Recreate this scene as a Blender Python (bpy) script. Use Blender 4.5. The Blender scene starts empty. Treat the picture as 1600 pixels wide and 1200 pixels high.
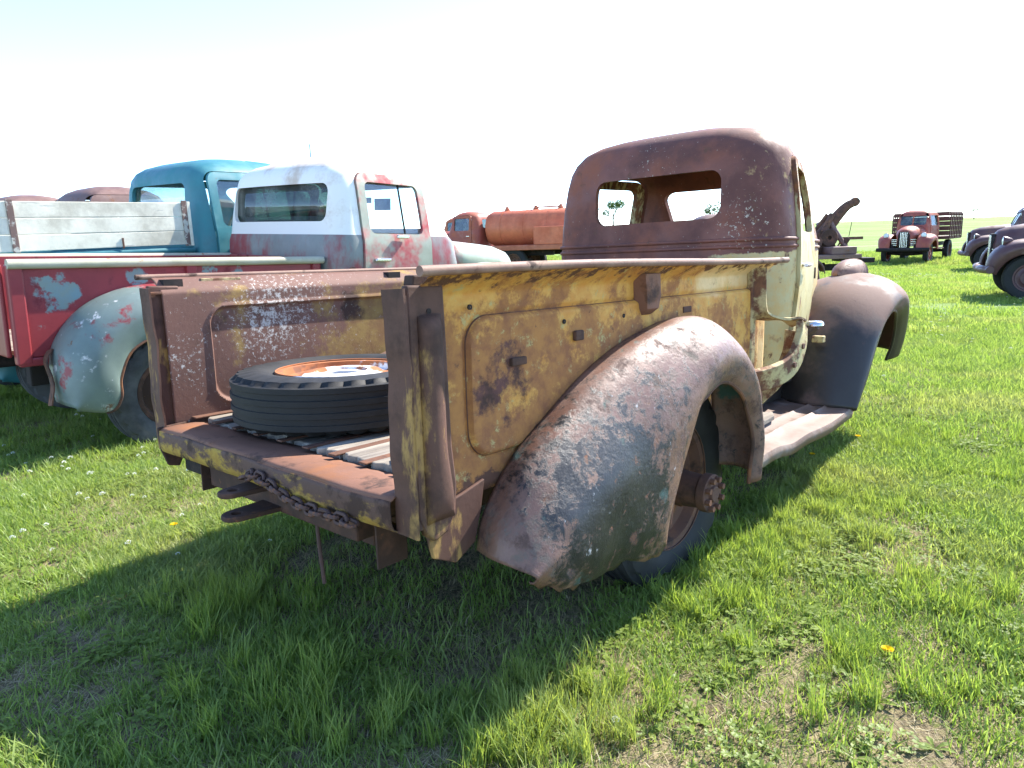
import bpy, bmesh, math, random
import numpy as np
from mathutils import Vector, Matrix
R = math.radians
rng = np.random.default_rng(7)
random.seed(7)
SC = bpy.context.scene
COL = SC.collection

# ------------------------------------------------------------------ camera
CAM_H, PITCH, ROLL = 1.2438, 0.201003, R(-2.0)
cd = bpy.data.cameras.new('camera')
cam = bpy.data.objects.new('camera', cd)
COL.objects.link(cam)
cd.sensor_width = 36
cd.lens = 36 * 1116.6 / 1600
cd.clip_start, cd.clip_end = 0.05, 3000
_F = Vector((0, math.cos(PITCH), -math.sin(PITCH)))
_R = Vector((1, 0, 0))
_U = _R.cross(_F)
_R2 = _R * math.cos(ROLL) + _U * math.sin(ROLL)
_U2 = _U * math.cos(ROLL) - _R * math.sin(ROLL)
cam.matrix_world = Matrix(((_R2.x, _U2.x, -_F.x, 0), (_R2.y, _U2.y, -_F.y, 0), (_R2.z, _U2.z, -_F.z, CAM_H), (0, 0, 0, 1)))
SC.camera = cam

# ------------------------------------------------------------------ sky, sun, exposure
SUN_AZ, SUN_EL = R(50), R(41)
w = bpy.data.worlds.new('World')
SC.world = w
w.use_nodes = True
nt = w.node_tree
bg = nt.nodes['Background']
sky = nt.nodes.new('ShaderNodeTexSky')
sky.sky_type = 'NISHITA'
sky.sun_disc = False
sky.sun_elevation = SUN_EL
sky.sun_rotation = SUN_AZ
sky.air_density = 0.62
sky.dust_density = 0.05
sky.ozone_density = 2.2
nt.links.new(sky.outputs[0], bg.inputs[0])
bg.inputs[1].default_value = 0.135
sl = bpy.data.lights.new('sun', 'SUN')
sl.energy = 3.1
sl.angle = R(0.53)
sl.color = (1, .95, .87)
so = bpy.data.objects.new('sun', sl)
COL.objects.link(so)
sdir = Vector((math.sin(SUN_AZ) * math.cos(SUN_EL), math.cos(SUN_AZ) * math.cos(SUN_EL), math.sin(SUN_EL)))
so.rotation_euler = sdir.to_track_quat('Z', 'Y').to_euler()
so.location = sdir * 50
SC.view_settings.view_transform = 'Standard'
SC.view_settings.look = 'None'
SC.view_settings.exposure = 2.28
SC.view_settings.gamma = 1
SC.cycles.use_denoising = True
SC.cycles.max_bounces = 8
SC.cycles.transparent_max_bounces = 12
SC.cycles.sample_clamp_indirect = 6

# ------------------------------------------------------------------ materials
def sock(n, name):
    return n.inputs[name]

class Nodes:
    def __init__(s, name):
        s.m = bpy.data.materials.new(name)
        s.m.use_nodes = True
        s.t = s.m.node_tree
        s.t.nodes.clear()
        s.out = s.n('ShaderNodeOutputMaterial')
    def n(s, typ, **kw):
        x = s.t.nodes.new(typ)
        for k, v in kw.items():
            setattr(x, k, v)
        return x
    def l(s, a, b):
        s.t.links.new(a, b)
    def math(s, op, a, b=None, clamp=False):
        x = s.n('ShaderNodeMath', operation=op, use_clamp=clamp)
        for i, v in enumerate((a, b)):
            if v is None: continue
            if isinstance(v, (int, float)): x.inputs[i].default_value = v
            else: s.l(v, x.inputs[i])
        return x.outputs[0]
    def smooth(s, v, a, b):
        x = s.n('ShaderNodeMapRange', interpolation_type='SMOOTHSTEP')
        s.l(v, x.inputs[0]); x.inputs[1].default_value = a; x.inputs[2].default_value = b
        return x.outputs[0]
    def mix(s, f, a, b, blend='MIX'):
        x = s.n('ShaderNodeMix', data_type='RGBA', blend_type=blend)
        for i, v in ((0, f), (6, a), (7, b)):
            if isinstance(v, (int, float)): x.inputs[i].default_value = v
            elif isinstance(v, tuple): x.inputs[i].default_value = (*v[:3], 1)
            else: s.l(v, x.inputs[i])
        return x.outputs[2]
    def fmix(s, f, a, b):
        x = s.n('ShaderNodeMix', data_type='FLOAT')
        for i, v in ((0, f), (2, a), (3, b)):
            if isinstance(v, (int, float)): x.inputs[i].default_value = v
            else: s.l(v, x.inputs[i])
        return x.outputs[0]
    def noise(s, co, scale, detail=4, rough=.6, dist=0.0):
        x = s.n('ShaderNodeTexNoise')
        s.l(co, x.inputs['Vector'])
        x.inputs['Scale'].default_value = scale
        x.inputs['Detail'].default_value = detail
        x.inputs['Roughness'].default_value = rough
        x.inputs['Distortion'].default_value = dist
        return x.outputs['Fac']
    def mapping(s, co, loc=(0, 0, 0), scale=(1, 1, 1), rot=(0, 0, 0)):
        x = s.n('ShaderNodeMapping')
        s.l(co, x.inputs[0])
        x.inputs[1].default_value = loc; x.inputs[2].default_value = rot; x.inputs[3].default_value = scale
        return x.outputs[0]

def weathered(name, base, layers=(), rough=.6, bump=.25, bscale=60, spec=.4, vary=.25, metal=0.0):
    """paint over rust over dirt: each layer is a colour laid on through a broken-up noise mask"""
    N = Nodes(name)
    co = N.n('ShaderNodeTexCoord').outputs['Object']
    v = N.noise(co, 5.0, 5, .65)
    k = N.fmix(v, 1 - vary * 1.6, 1 + vary * 1.6)
    col = N.mix(1.0, base, k, 'MULTIPLY')
    # mix MULTIPLY needs a colour: route the value through a combine
    rg = rough
    h = None
    for i, L in enumerate(layers):
        m = N.mapping(co, (3.1 * i + L.get('seed', 0), 1.7 * i, 5.3 * i), L.get('st', (1, 1, 1)))
        f = N.noise(m, L.get('s', 6), L.get('d', 6), L.get('r', .65), L.get('dist', 0))
        for (x, y, z, r, a) in L.get('blobs', ()):
            dn = N.n('ShaderNodeVectorMath', operation='DISTANCE')
            N.l(co, dn.inputs[0]); dn.inputs[1].default_value = (x, y, z)
            g = N.n('ShaderNodeMapRange', interpolation_type='SMOOTHSTEP')
            N.l(dn.outputs['Value'], g.inputs[0])
            g.inputs[1].default_value = r; g.inputs[2].default_value = 0; g.inputs[3].default_value = 0; g.inputs[4].default_value = a
            f = N.math('ADD', f, g.outputs[0])
        for (ax, a, b, amt) in L.get('ramp', ()):
            sx = N.n('ShaderNodeSeparateXYZ'); N.l(co, sx.inputs[0])
            g = N.n('ShaderNodeMapRange', interpolation_type='SMOOTHSTEP')
            N.l(sx.outputs['xyz'.index(ax)], g.inputs[0])
            g.inputs[1].default_value = a; g.inputs[2].default_value = b; g.inputs[3].default_value = 0; g.inputs[4].default_value = amt
            f = N.math('ADD', f, g.outputs[0])
        t, wd = L.get('t', .55), L.get('w', .04)
        mask = N.smooth(f, t - wd, t + wd)
        lc = L['col']
        if 'col2' in L:
            lc = N.mix(N.smooth(N.noise(co, L.get('s2', 14), 5, .7), .35, .65), L['col'], L['col2'])
        if L.get('op', 1) < 1:
            mask = N.math('MULTIPLY', mask, L['op'])
        col = N.mix(mask, col, lc)
        rg = N.fmix(mask, rg, L.get('rough', .85))
        hh = N.math('MULTIPLY', mask, L.get('h', -.3))
        h = hh if h is None else N.math('ADD', h, hh)
    p = N.n('ShaderNodeBsdfPrincipled')
    N.l(col, p.inputs['Base Color'])
    if isinstance(rg, (int, float)): p.inputs['Roughness'].default_value = rg
    else: N.l(rg, p.inputs['Roughness'])
    p.inputs['Specular IOR Level'].default_value = spec
    p.inputs['Metallic'].default_value = metal
    if bump:
        b = N.n('ShaderNodeBump')
        b.inputs['Strength'].default_value = bump
        b.inputs['Distance'].default_value = .004
        f = N.noise(co, bscale, 6, .7)
        if h is not None: f = N.math('ADD', f, h)
        N.l(f, b.inputs['Height'])
        N.l(b.outputs[0], p.inputs['Normal'])
    N.l(p.outputs[0], N.out.inputs[0])
    return N.m

def glassy(name, tint=(.7, .8, .78), refl=.5, dirt=.15):
    N = Nodes(name)
    tr = N.n('ShaderNodeBsdfTransparent'); tr.inputs[0].default_value = (*tint, 1)
    gl = N.n('ShaderNodeBsdfGlossy'); gl.inputs['Roughness'].default_value = .06
    df = N.n('ShaderNodeBsdfDiffuse'); df.inputs[0].default_value = (.35, .38, .36, 1)
    fr = N.n('ShaderNodeLayerWeight'); fr.inputs[0].default_value = .5
    f = N.math('ADD', N.math('MULTIPLY', N.math('POWER', fr.outputs['Facing'], 4), refl), .05 + .06 * refl, True)
    m1 = N.n('ShaderNodeMixShader'); N.l(f, m1.inputs[0]); N.l(tr.outputs[0], m1.inputs[1]); N.l(gl.outputs[0], m1.inputs[2])
    co = N.n('ShaderNodeTexCoord').outputs['Object']
    dm = N.math('MULTIPLY', N.smooth(N.noise(co, 3, 5, .7), .3, .75), dirt * 2)
    m2 = N.n('ShaderNodeMixShader'); N.l(dm, m2.inputs[0]); N.l(m1.outputs[0], m2.inputs[1]); N.l(df.outputs[0], m2.inputs[2])
    N.l(m2.outputs[0], N.out.inputs[0])
    return N.m

RUST = (.115, .052, .031)
RUST_D = (.052, .026, .017)
RUST_O = (.23, .088, .032)
BLACK = (.012, .013, .016)
M = {}
flk = lambda amt=1, **k: dict(col=(.62, .58, .52), s=55, d=3, t=.66, w=.03, rough=.8, h=.15, **k)
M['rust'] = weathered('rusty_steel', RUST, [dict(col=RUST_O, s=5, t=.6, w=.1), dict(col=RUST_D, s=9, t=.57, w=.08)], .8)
M['rust_dark'] = weathered('dark_rusty_steel', RUST_D, [dict(col=RUST, s=7, t=.55, w=.1), dict(col=RUST_O, s=12, t=.66, w=.04)], .85)
M['bed_out'] = weathered('yellow_bed_paint', (.66, .45, .21), [
    dict(col=(.54, .235, .04), col2=(.60, .33, .07), s=3, t=.52, w=.12, ramp=[('z', -.08, -.16, .22), ('x', 1.6, .9, .2), ('x', 1.2, 2.2, -.25)], rough=.7, h=0),
    dict(col=(.25, .10, .038), col2=(.38, .165, .045), s=6, d=10, r=.72, t=.565, w=.06, ramp=[('z', -.1, -.2, .1), ('x', 1.3, .7, .05), ('x', 1.1, 1.8, -.06)], rough=.85),
    dict(col=(.42, .33, .13), s=20, d=8, r=.75, t=.62, w=.05, h=.1),
    dict(col=RUST_D, col2=(.12, .05, .04), s=9, d=10, r=.72, t=.70, w=.07, blobs=[(.33, .07, -.27, .17, .26), (.26, .07, -.34, .1, .14), (.05, .08, -.6, .16, .3), (.5, .07, -.44, .08, .12), (.33, .07, -.4, .05, .15)], rough=.9),
    dict(col=RUST, s=16, d=8, r=.7, t=.66, w=.05, ramp=[('z', -.06, -.01, .16), ('z', -.50, -.56, .22)], rough=.9)], .55, .35, 45)
M['bed_in'] = weathered('rust_bed_inside', (.14, .066, .046), [
    dict(col=(.20, .105, .04), col2=(.27, .17, .05), s=3.5, t=.62, w=.06, blobs=[(.95, 1.46, -.25, .35, .24), (1.5, 1.46, -.2, .6, .2)], rough=.85),
    dict(col=RUST_D, s=4, t=.66, w=.06, blobs=[(.85, 1.46, -.17, .14, .2)]),
    dict(col=(.50, .47, .42), s=70, d=7, r=.75, t=.66, w=.06, op=.85, blobs=[(.42, 1.47, -.2, .30, .10), (.06, 1.47, -.3, .2, .08), (.6, 1.47, -.08, .4, .07)], h=.2)], .75)
M['rail'] = weathered('rusty_rail', (.18, .09, .062), [dict(col=(.31, .20, .14), s=4, t=.55, w=.15), dict(col=RUST_D, s=10, t=.62, w=.05)], .6)
M['post'] = weathered('rusty_post', (.098, .045, .029), [
    dict(col=(.34, .20, .06), s=9, d=8, t=.67, w=.04, st=(1, 1, .35), ramp=[('z', -.1, -.2, .07), ('z', -.55, -.62, .05)]),
    dict(col=RUST_D, s=5, t=.58, w=.1)], .75)
M['sill'] = weathered('rusty_sill_top', (.18, .083, .05), [dict(col=RUST_D, s=6, t=.6, w=.06), dict(col=RUST_O, s=4, t=.62, w=.1)], .75)
M['sill_lip'] = weathered('yellow_sill_lip', (.10, .052, .036), [
    dict(col=(.40, .26, .04), col2=(.3, .17, .03), s=11, d=9, r=.7, t=.565, w=.05, st=(1, .4, 1), ramp=[('z', -.575, -.61, .08)], h=.2),
    dict(col=RUST_D, s=12, d=8, t=.56, w=.06)], .75, .4)
M['cab'] = weathered('rust_cab_paint', (.175, .058, .037), [
    dict(col=(.24, .078, .042), s=3, t=.57, w=.12, blobs=[(2.3, 1.35, .15, .4, .12)]),
    dict(col=(.105, .042, .034), s=2.2, t=.52, w=.12, blobs=[(2.27, .5, .35, .5, .08)]),
    dict(col=(.46, .38, .19), col2=(.50, .34, .13), s=9, d=9, r=.7, t=.66, w=.06, ramp=[('x', 2.33, 2.42, .10), ('z', .055, .02, .36), ('z', .06, .10, -.12), ('y', .3, .6, -.6)], rough=.6, h=.2),
    dict(col=(.34, .22, .10), s=14, d=8, t=.66, w=.05, ramp=[('x', 2.36, 2.45, .08), ('y', .3, .6, -.6)]),
    dict(col=RUST, s=9, d=7, t=.66, w=.05, ramp=[('z', -.35, -.6, .14)], blobs=[(2.33, .1, .0, .14, .2)]),
    dict(col=(.42, .36, .28), s=60, d=5, t=.70, w=.03, blobs=[(2.27, .3, .22, .25, .08), (2.27, .8, .46, .3, .07), (2.27, .33, .05, .3, .05)], h=.2)], .5, .25)
M['door'] = weathered('cream_door_paint', (.50, .43, .22), [
    dict(col=(.38, .27, .09), s=4, t=.56, w=.1, h=0),
    dict(col=RUST, col2=RUST_O, s=10, d=8, t=.63, w=.04, st=(1.4, 1, .5), ramp=[('z', .1, .3, .16), ('z', -.45, -.6, .06)])], .5, .25)
M['cream'] = weathered('cream_bracket_paint', (.47, .38, .18), [dict(col=RUST, col2=(.2, .09, .045), s=12, d=8, r=.7, t=.50, w=.08)], .6, .4)
M['fender_r'] = weathered('rust_and_black_fender', (.165, .084, .057), [
    dict(col=(.24, .14, .10), s=3, t=.55, w=.12),
    dict(col=(.085, .045, .033), s=11, d=9, r=.75, t=.56, w=.08), dict(col=(.11, .095, .075), s=13, d=9, r=.75, t=.60, w=.06, op=.7, blobs=[(.22, -.08, -.70, .25, .05)]),
    dict(col=(.009, .009, .010), col2=(.016, .016, .017), s=17, d=11, r=.80, t=.575, w=.05, dist=.35, blobs=[(.46, -.11, -.66, .38, .19), (.62, -.12, -.74, .32, .13), (.66, -.11, -.50, .28, .06), (.85, -.12, -.40, .2, .03)], ramp=[('z', -.34, -.2, -.25), ('x', .30, .16, -.16)], rough=.44, h=.25),
    dict(col=(.17, .075, .042), s=17, d=9, r=.78, t=.625, w=.04, blobs=[(.6, -.12, -.75, .25, .05)]),
    dict(col=(.55, .56, .56), s=34, d=8, r=.75, t=.71, w=.045, op=.8, st=(1, 1, .5), blobs=[(.75, -.12, -.42, .22, .09), (.47, -.12, -.6, .10, .10), (.36, -.12, -.72, .25, .06), (.85, -.13, -.55, .15, .07)], rough=.5, h=.2),
    dict(col=(.05, .10, .085), s=7, t=.66, w=.05, blobs=[(1.62, -.06, -.45, .22, .2)])], .42, .55, 30, .5, .35)
M['fender_f'] = weathered('faded_black_fender', (.032, .025, .020), [
    dict(col=(.17, .10, .075), s=3.5, d=6, t=.69, w=.16, ramp=[('z', -.50, -.20, .30)], blobs=[(3.2, -.05, -.28, .30, .10), (2.85, .1, -.78, .16, .26)]),
    dict(col=(.10, .05, .042), s=9, d=8, t=.68, w=.06), dict(col=(.2, .2, .22), s=30, d=5, t=.76, w=.03)], .42, .25, 40)
M['board'] = weathered('rusty_running_board', (.155, .093, .065), [dict(col=(.24, .185, .155), s=6, t=.56, w=.1), dict(col=(.055, .03, .025), s=5, d=8, t=.66, w=.04)], .6)
M['rubber'] = weathered('black_tyre_rubber', (.011, .0105, .010), [dict(col=(.03, .028, .025), s=5, t=.6, w=.2, h=0)], .7, .15, 90)
M['rubber_grey'] = weathered('dusty_tyre_rubber', (.02, .02, .021), [dict(col=(.10, .10, .098), s=4, t=.45, w=.25, h=0)], .75, .15, 90)
M['rim_orange'] = weathered('orange_rim_white_overpaint', (.33, .115, .04), [
    dict(col=(.18, .075, .04), s=10, t=.6, w=.06),
    dict(col=(.72, .71, .69), s=2.5, t=.60, w=.02, blobs=[(.31, .82, -.35, .30, .34)], h=.2, rough=.8)], .85)
M['wood'] = weathered('grey_weathered_wood', (.25, .215, .17), [
    dict(col=(.12, .10, .085), s=9, d=8, t=.52, w=.12, st=(.12, 2.2, 2.2), h=-.6),
    dict(col=(.36, .32, .265), s=7, d=6, t=.58, w=.1, st=(.15, 2.5, 2)),
    dict(col=(.20, .09, .05), s=4, d=6, t=.62, w=.05, st=(.4, 1.2, 1))], .9, .6, 25)
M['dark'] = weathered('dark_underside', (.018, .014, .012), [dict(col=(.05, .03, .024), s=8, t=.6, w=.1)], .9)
M['chrome'] = weathered('dull_chrome', (.62, .62, .62), [dict(col=(.2, .12, .09), s=18, t=.66, w=.05)], .22, .05, metal=.9)
M['chain'] = weathered('rusty_chain_iron', (.075, .04, .032), [dict(col=RUST_O, s=30, t=.62, w=.06)], .75)
# stepside
RED, PALE = (.235, .03, .034), (.19, .235, .21)
M['st_box'] = weathered('red_and_grey_box_paint', RED, [
    dict(col=PALE, col2=(.16, .24, .25), s=4.5, d=7, t=.70, w=.03, blobs=[(-.50, -.65, .96, .26, .27), (-.08, -.65, 1.08, .16, .2), (.45, -.65, 1.10, .4, .16)], rough=.6, h=.3),
    dict(col=(.15, .02, .025), s=7, t=.62, w=.06)], .42, .12)
M['st_rail'] = weathered('grey_rail_paint', (.37, .34, .23), [dict(col=(.42, .40, .30), s=3, t=.5, w=.12), dict(col=(.33, .12, .05), s=6, d=7, t=.64, w=.04), dict(col=RED, s=5, t=.66, w=.03)], .5)
M['st_fender'] = weathered('grey_green_fender_paint', (.145, .185, .165), [
    dict(col=RED, s=4, d=6, t=.63, w=.04, blobs=[(.1, -.85, .95, .35, .22), (.25, -.95, .72, .2, .15)], rough=.45),
    dict(col=(.55, .53, .5), s=9, d=6, t=.63, w=.04, blobs=[(.15, -.9, .9, .2, .16)]),
    dict(col=(.16, .09, .05), s=12, d=7, t=.71, w=.03, ramp=[('z', .45, .3, .08)])], .42, .1)
M['st_cab'] = weathered('white_over_red_cab_paint', (.20, .21, .19), [
    dict(col=(.25, .035, .04), s=4, d=5, t=.55, w=.12, st=(1, 1, .5), blobs=[(1.4, .35, 1.2, .35, .14), (1.4, -.3, 1.1, .25, .08), (1.6, -.75, 1.0, .4, .14)], rough=.45, h=.1),
    dict(col=(.80, .75, .66), s=6, d=4, t=2.5, w=.01, ramp=[('z', 1.328, 1.336, 5)], rough=.45, h=.3),
    dict(col=(.40, .24, .13), s=3, d=7, t=.60, w=.1, ramp=[('z', 1.82, 1.95, .16), ('z', 1.6, 1.3, -.1)], op=.6),
    dict(col=(.22, .08, .04), s=32, d=4, t=.74, w=.02)], .42, .08)
M['st_door'] = weathered('pink_and_green_door_paint', (.28, .29, .22), [
    dict(col=(.35, .05, .06), col2=(.42, .10, .10), s=2.6, d=4, t=.52, w=.09, blobs=[(1.75, -.8, .95, .3, .1)], h=.1),
    dict(col=(.33, .10, .06), s=20, t=.70, w=.03)], .4, .06)
M['st_hood'] = weathered('pale_hood_paint', (.33, .36, .27), [dict(col=(.42, .10, .10), s=2.4, t=.56, w=.1, ramp=[('x', 2.9, 2.5, .12)], h=.1), dict(col=(.25, .3, .28), s=5, t=.6, w=.1)], .4, .06)
TEAL = (.035, .155, .18)
M['teal'] = weathered('teal_paint', TEAL, [dict(col=(.05, .20, .22), s=3, t=.55, w=.15, h=0), dict(col=(.45, .5, .5), s=5, d=6, t=.70, w=.04, ramp=[('z', 1.9, 1.97, .07)]), dict(col=(.12, .07, .05), s=18, t=.73, w=.03)], .35, .06)
M['whitewood'] = weathered('flaking_white_boards', (.74, .70, .55), [
    dict(col=(.34, .33, .30), s=8, d=8, t=.64, w=.05, st=(.22, 1, 2), h=-.5),
    dict(col=(.5, .46, .35), s=3, t=.55, w=.12), dict(col=(.10, .07, .05), s=14, d=5, t=.74, w=.02)], .8, .3)
M['plank_iron'] = weathered('rusty_strap_iron', (.16, .10, .08), [dict(col=(.5, .48, .4), s=16, t=.55, w=.05)], .7)
def oldpaint(n, c, c2=None, rust=.6, r=.5):
    return weathered(n, c, [dict(col=c2 or tuple(v * .6 for v in c), s=2.2, t=.55, w=.12), dict(col=RUST, col2=RUST_O, s=7, d=7, t=rust, w=.06), dict(col=(.4, .3, .25), s=3, t=.66, w=.1, op=.4)], r, .1)
M['orange'] = oldpaint('faded_orange_paint', (.42, .12, .055), (.36, .10, .05), .70)
M['tank'] = weathered('orange_tank_paint', (.55, .14, .06), [dict(col=(.46, .105, .05), s=2, t=.56, w=.15), dict(col=(.55, .5, .45), s=4, t=.72, w=.03)], .5, .06)
M['redpaint'] = oldpaint('faded_red_paint', (.28, .06, .04), (.36, .10, .05), .66)
M['maroon'] = oldpaint('maroon_rust_paint', (.085, .036, .036), (.12, .06, .055), .66, .4)
M['browntruck'] = oldpaint('brown_rust_paint', (.14, .075, .06), (.2, .12, .1), .6)
M['stake'] = oldpaint('brown_stake_wood', (.10, .04, .032), (.13, .06, .05), .66, .8)
M['glass_dark'] = glassy('green_rear_glass', (.20, .28, .23), .35, .16)
M['glass'] = glassy('clear_side_glass', (.80, .88, .88), .5, .06)
M['glass_far'] = glassy('windscreen_glass', (.35, .42, .47), .7, .2)
M['white'] = weathered('white_paint', (.75, .75, .73), [], .5, .05)
M['lamp'] = weathered('lamp_glass', (.7, .72, .72), [], .12, 0)

# ------------------------------------------------------------------ mesh kit
class MB:
    def __init__(s): s.v = []; s.f = []
    def add(s, vs, fs):
        o = len(s.v)
        s.v += [tuple(float(c) for c in p) for p in vs]
        s.f += [tuple(i + o for i in f) for f in fs]
        return s
    def box(s, x0, x1, y0, y1, z0, z1):
        vs = [(x, y, z) for z in (z0, z1) for y in (y0, y1) for x in (x0, x1)]
        return s.add(vs, [(0, 2, 3, 1), (4, 5, 7, 6), (0, 1, 5, 4), (2, 6, 7, 3), (0, 4, 6, 2), (1, 3, 7, 5)])
    def obox(s, c, size, mat):
        o = MB().box(-size[0] / 2, size[0] / 2, -size[1] / 2, size[1] / 2, -size[2] / 2, size[2] / 2)
        return s.add([Vector(c) + mat @ Vector(p) for p in o.v], o.f)
    def prism(s, poly, axis, a, b):
        n = len(poly)
        def P(u, v, t):
            return {'x': (t, u, v), 'y': (u, t, v), 'z': (u, v, t)}[axis]
        vs = [P(u, v, a) for u, v in poly] + [P(u, v, b) for u, v in poly]
        fs = [tuple(range(n))[::-1], tuple(range(n, 2 * n))] + [(i, (i + 1) % n, n + (i + 1) % n, n + i) for i in range(n)]
        return s.add(vs, fs)
    def tube(s, path, r, n=10, cap=True):
        pts = [Vector(p) for p in path]
        rs = r if isinstance(r, (list, tuple)) else [r] * len(pts)
        vs = []; up = None
        for i, p in enumerate(pts):
            t = (pts[min(i + 1, len(pts) - 1)] - pts[max(i - 1, 0)]).normalized()
            if up is None:
                up = t.orthogonal().normalized()
            up = (up - t * up.dot(t)).normalized()
            b = t.cross(up)
            vs += [p + (up * math.cos(2 * math.pi * k / n) + b * math.sin(2 * math.pi * k / n)) * rs[i] for k in range(n)]
        fs = [(i * n + k, i * n + (k + 1) % n, (i + 1) * n + (k + 1) % n, (i + 1) * n + k) for i in range(len(pts) - 1) for k in range(n)]
        if cap:
            fs += [tuple(range(n))[::-1], tuple(range((len(pts) - 1) * n, len(pts) * n))]
        return s.add(vs, fs)
    def strap(s, path, wid, th, side):
        """flat bar along a path; side = direction of its width"""
        pts = [Vector(p) for p in path]; sd = Vector(side).normalized()
        vs = []
        for i, p in enumerate(pts):
            t = (pts[min(i + 1, len(pts) - 1)] - pts[max(i - 1, 0)]).normalized()
            nrm = t.cross(sd).normalized(); s2 = nrm.cross(t)
            vs += [p + s2 * wid / 2 + nrm * th / 2, p - s2 * wid / 2 + nrm * th / 2, p - s2 * wid / 2 - nrm * th / 2, p + s2 * wid / 2 - nrm * th / 2]
        n = 4
        fs = [(i * n + k, i * n + (k + 1) % n, (i + 1) * n + (k + 1) % n, (i + 1) * n + k) for i in range(len(pts) - 1) for k in range(n)]
        fs += [(3, 2, 1, 0), tuple(range((len(pts) - 1) * n, len(pts) * n))]
        return s.add(vs, fs)
    def rev(s, prof, c, axis='y', n=40, closed=False):
        """prof: (radius, along) pairs turned about an axis through c"""
        vs = []
        for k in range(n):
            a = 2 * math.pi * k / n
            for r, t in prof:
                u, v = r * math.cos(a), r * math.sin(a)
                d = {'x': (t, u, v), 'y': (u, t, v), 'z': (u, v, t)}[axis]
                vs.append((c[0] + d[0], c[1] + d[1], c[2] + d[2]))
        m = len(prof)
        fs = []
        for k in range(n):
            for i in range(m if closed else m - 1):
                j = (i + 1) % m
                fs.append((k * m + i, k * m + j, ((k + 1) % n) * m + j, ((k + 1) % n) * m + i))
        return s.add(vs, fs)
    def grid(s, P, closed=False):
        """P: nu x nv array of points"""
        nu, nv = len(P), len(P[0])
        vs = [p for row in P for p in row]
        fs = [(i * nv + j, i * nv + j + 1, ((i + 1) % nu) * nv + j + 1, ((i + 1) % nu) * nv + j)
              for i in range(nu if closed else nu - 1) for j in range(nv - 1)]
        return s.add(vs, fs)
    def mesh(s, name):
        me = bpy.data.meshes.new(name)
        me.from_pydata(s.v, [], s.f)
        bm = bmesh.new(); bm.from_mesh(me)
        bmesh.ops.recalc_face_normals(bm, faces=bm.faces)
        bm.to_mesh(me); bm.free()
        return me
    def build(s, name, mat, parent=None, smooth=35, bevel=0, solid=0, soff=-1, sub=0):
        me = s.mesh(name)
        return finish(me, name, mat, parent, smooth, bevel, solid, soff, sub)

def shade(me, smooth):
    if smooth:
        me.polygons.foreach_set('use_smooth', [True] * len(me.polygons))
        me.set_sharp_from_angle(angle=R(smooth))

def finish(me, name, mat, parent=None, smooth=35, bevel=0, solid=0, soff=-1, sub=0):
    o = bpy.data.objects.new(name, me)
    COL.objects.link(o)
    if mat: me.materials.append(M[mat] if isinstance(mat, str) else mat)
    if parent: o.parent = parent
    shade(me, smooth)
    if sub:
        m = o.modifiers.new('s', 'SUBSURF'); m.levels = m.render_levels = sub
    if solid:
        m = o.modifiers.new('t', 'SOLIDIFY'); m.thickness = solid; m.offset = soff
    if bevel:
        m = o.modifiers.new('b', 'BEVEL'); m.width = bevel; m.segments = 2; m.limit_method = 'ANGLE'; m.angle_limit = R(40)
    return o

def evaluated(o):
    dg = bpy.context.evaluated_depsgraph_get()
    dg.update()
    return bpy.data.meshes.new_from_object(o.evaluated_get(dg))

def carve(o, cutters, op='DIFFERENCE', smooth=35):
    """apply modifiers and booleans for good, so that no cutter object stays in the scene"""
    tmp = []
    for c in cutters:
        x = bpy.data.objects.new('cut', c.mesh('cut')); COL.objects.link(x); x.parent = o; tmp.append(x)
        m = o.modifiers.new('c', 'BOOLEAN'); m.operation = op; m.object = x; m.solver = 'EXACT'
    me = evaluated(o)
    o.modifiers.clear()
    old = o.data; o.data = me
    for x in tmp:
        d = x.data; bpy.data.objects.remove(x); bpy.data.meshes.remove(d)
    bpy.data.meshes.remove(old)
    if not me.materials: pass
    shade(me, smooth)
    return o

def tag(o, label, cat, group=None, kind=None):
    if label: o['label'] = label
    if cat: o['category'] = cat
    if group: o['group'] = group
    if kind: o['kind'] = kind
    return o

def empty(name, label=None, cat=None, loc=(0, 0, 0), rz=0, scale=1, group=None, mat=None):
    o = bpy.data.objects.new(name, None)
    COL.objects.link(o)
    o.empty_display_size = .2
    if mat is not None: o.matrix_world = mat
    else:
        o.location = loc; o.rotation_euler = (0, 0, rz); o.scale = (scale,) * 3
    if label: tag(o, label, cat, group)
    return o

def rrect(u0, u1, v0, v1, r, n=6, r2=None):
    """rounded rectangle polygon; r2 = radius of the two lower corners"""
    out = []
    for (cu, cv, a0, q) in ((u1, v1, 0, r), (u0, v1, 90, r), (u0, v0, 180, r2 or r), (u1, v0, 270, r2 or r)):
        c = (cu - q if cu == u1 else cu + q, cv - q if cv == v1 else cv + q)
        out += [(c[0] + q * math.cos(R(a0 + 90 * k / n)), c[1] + q * math.sin(R(a0 + 90 * k / n))) for k in range(n + 1)]
    return out

def catmull(pts, n):
    P = np.array(pts, float); m = len(P)
    t = np.linspace(0, m - 1, n); out = []
    for x in t:
        i = min(int(x), m - 2); f = x - i
        p0 = P[i - 1] if i else 2 * P[0] - P[1]
        p1, p2 = P[i], P[i + 1]
        p3 = P[i + 2] if i + 2 < m else 2 * P[-1] - P[-2]
        out.append(.5 * (2 * p1 + (p2 - p0) * f + (2 * p0 - 5 * p1 + 4 * p2 - p3) * f * f + (3 * p1 - p0 - 3 * p2 + p3) * f ** 3))
    return np.array(out)

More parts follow.
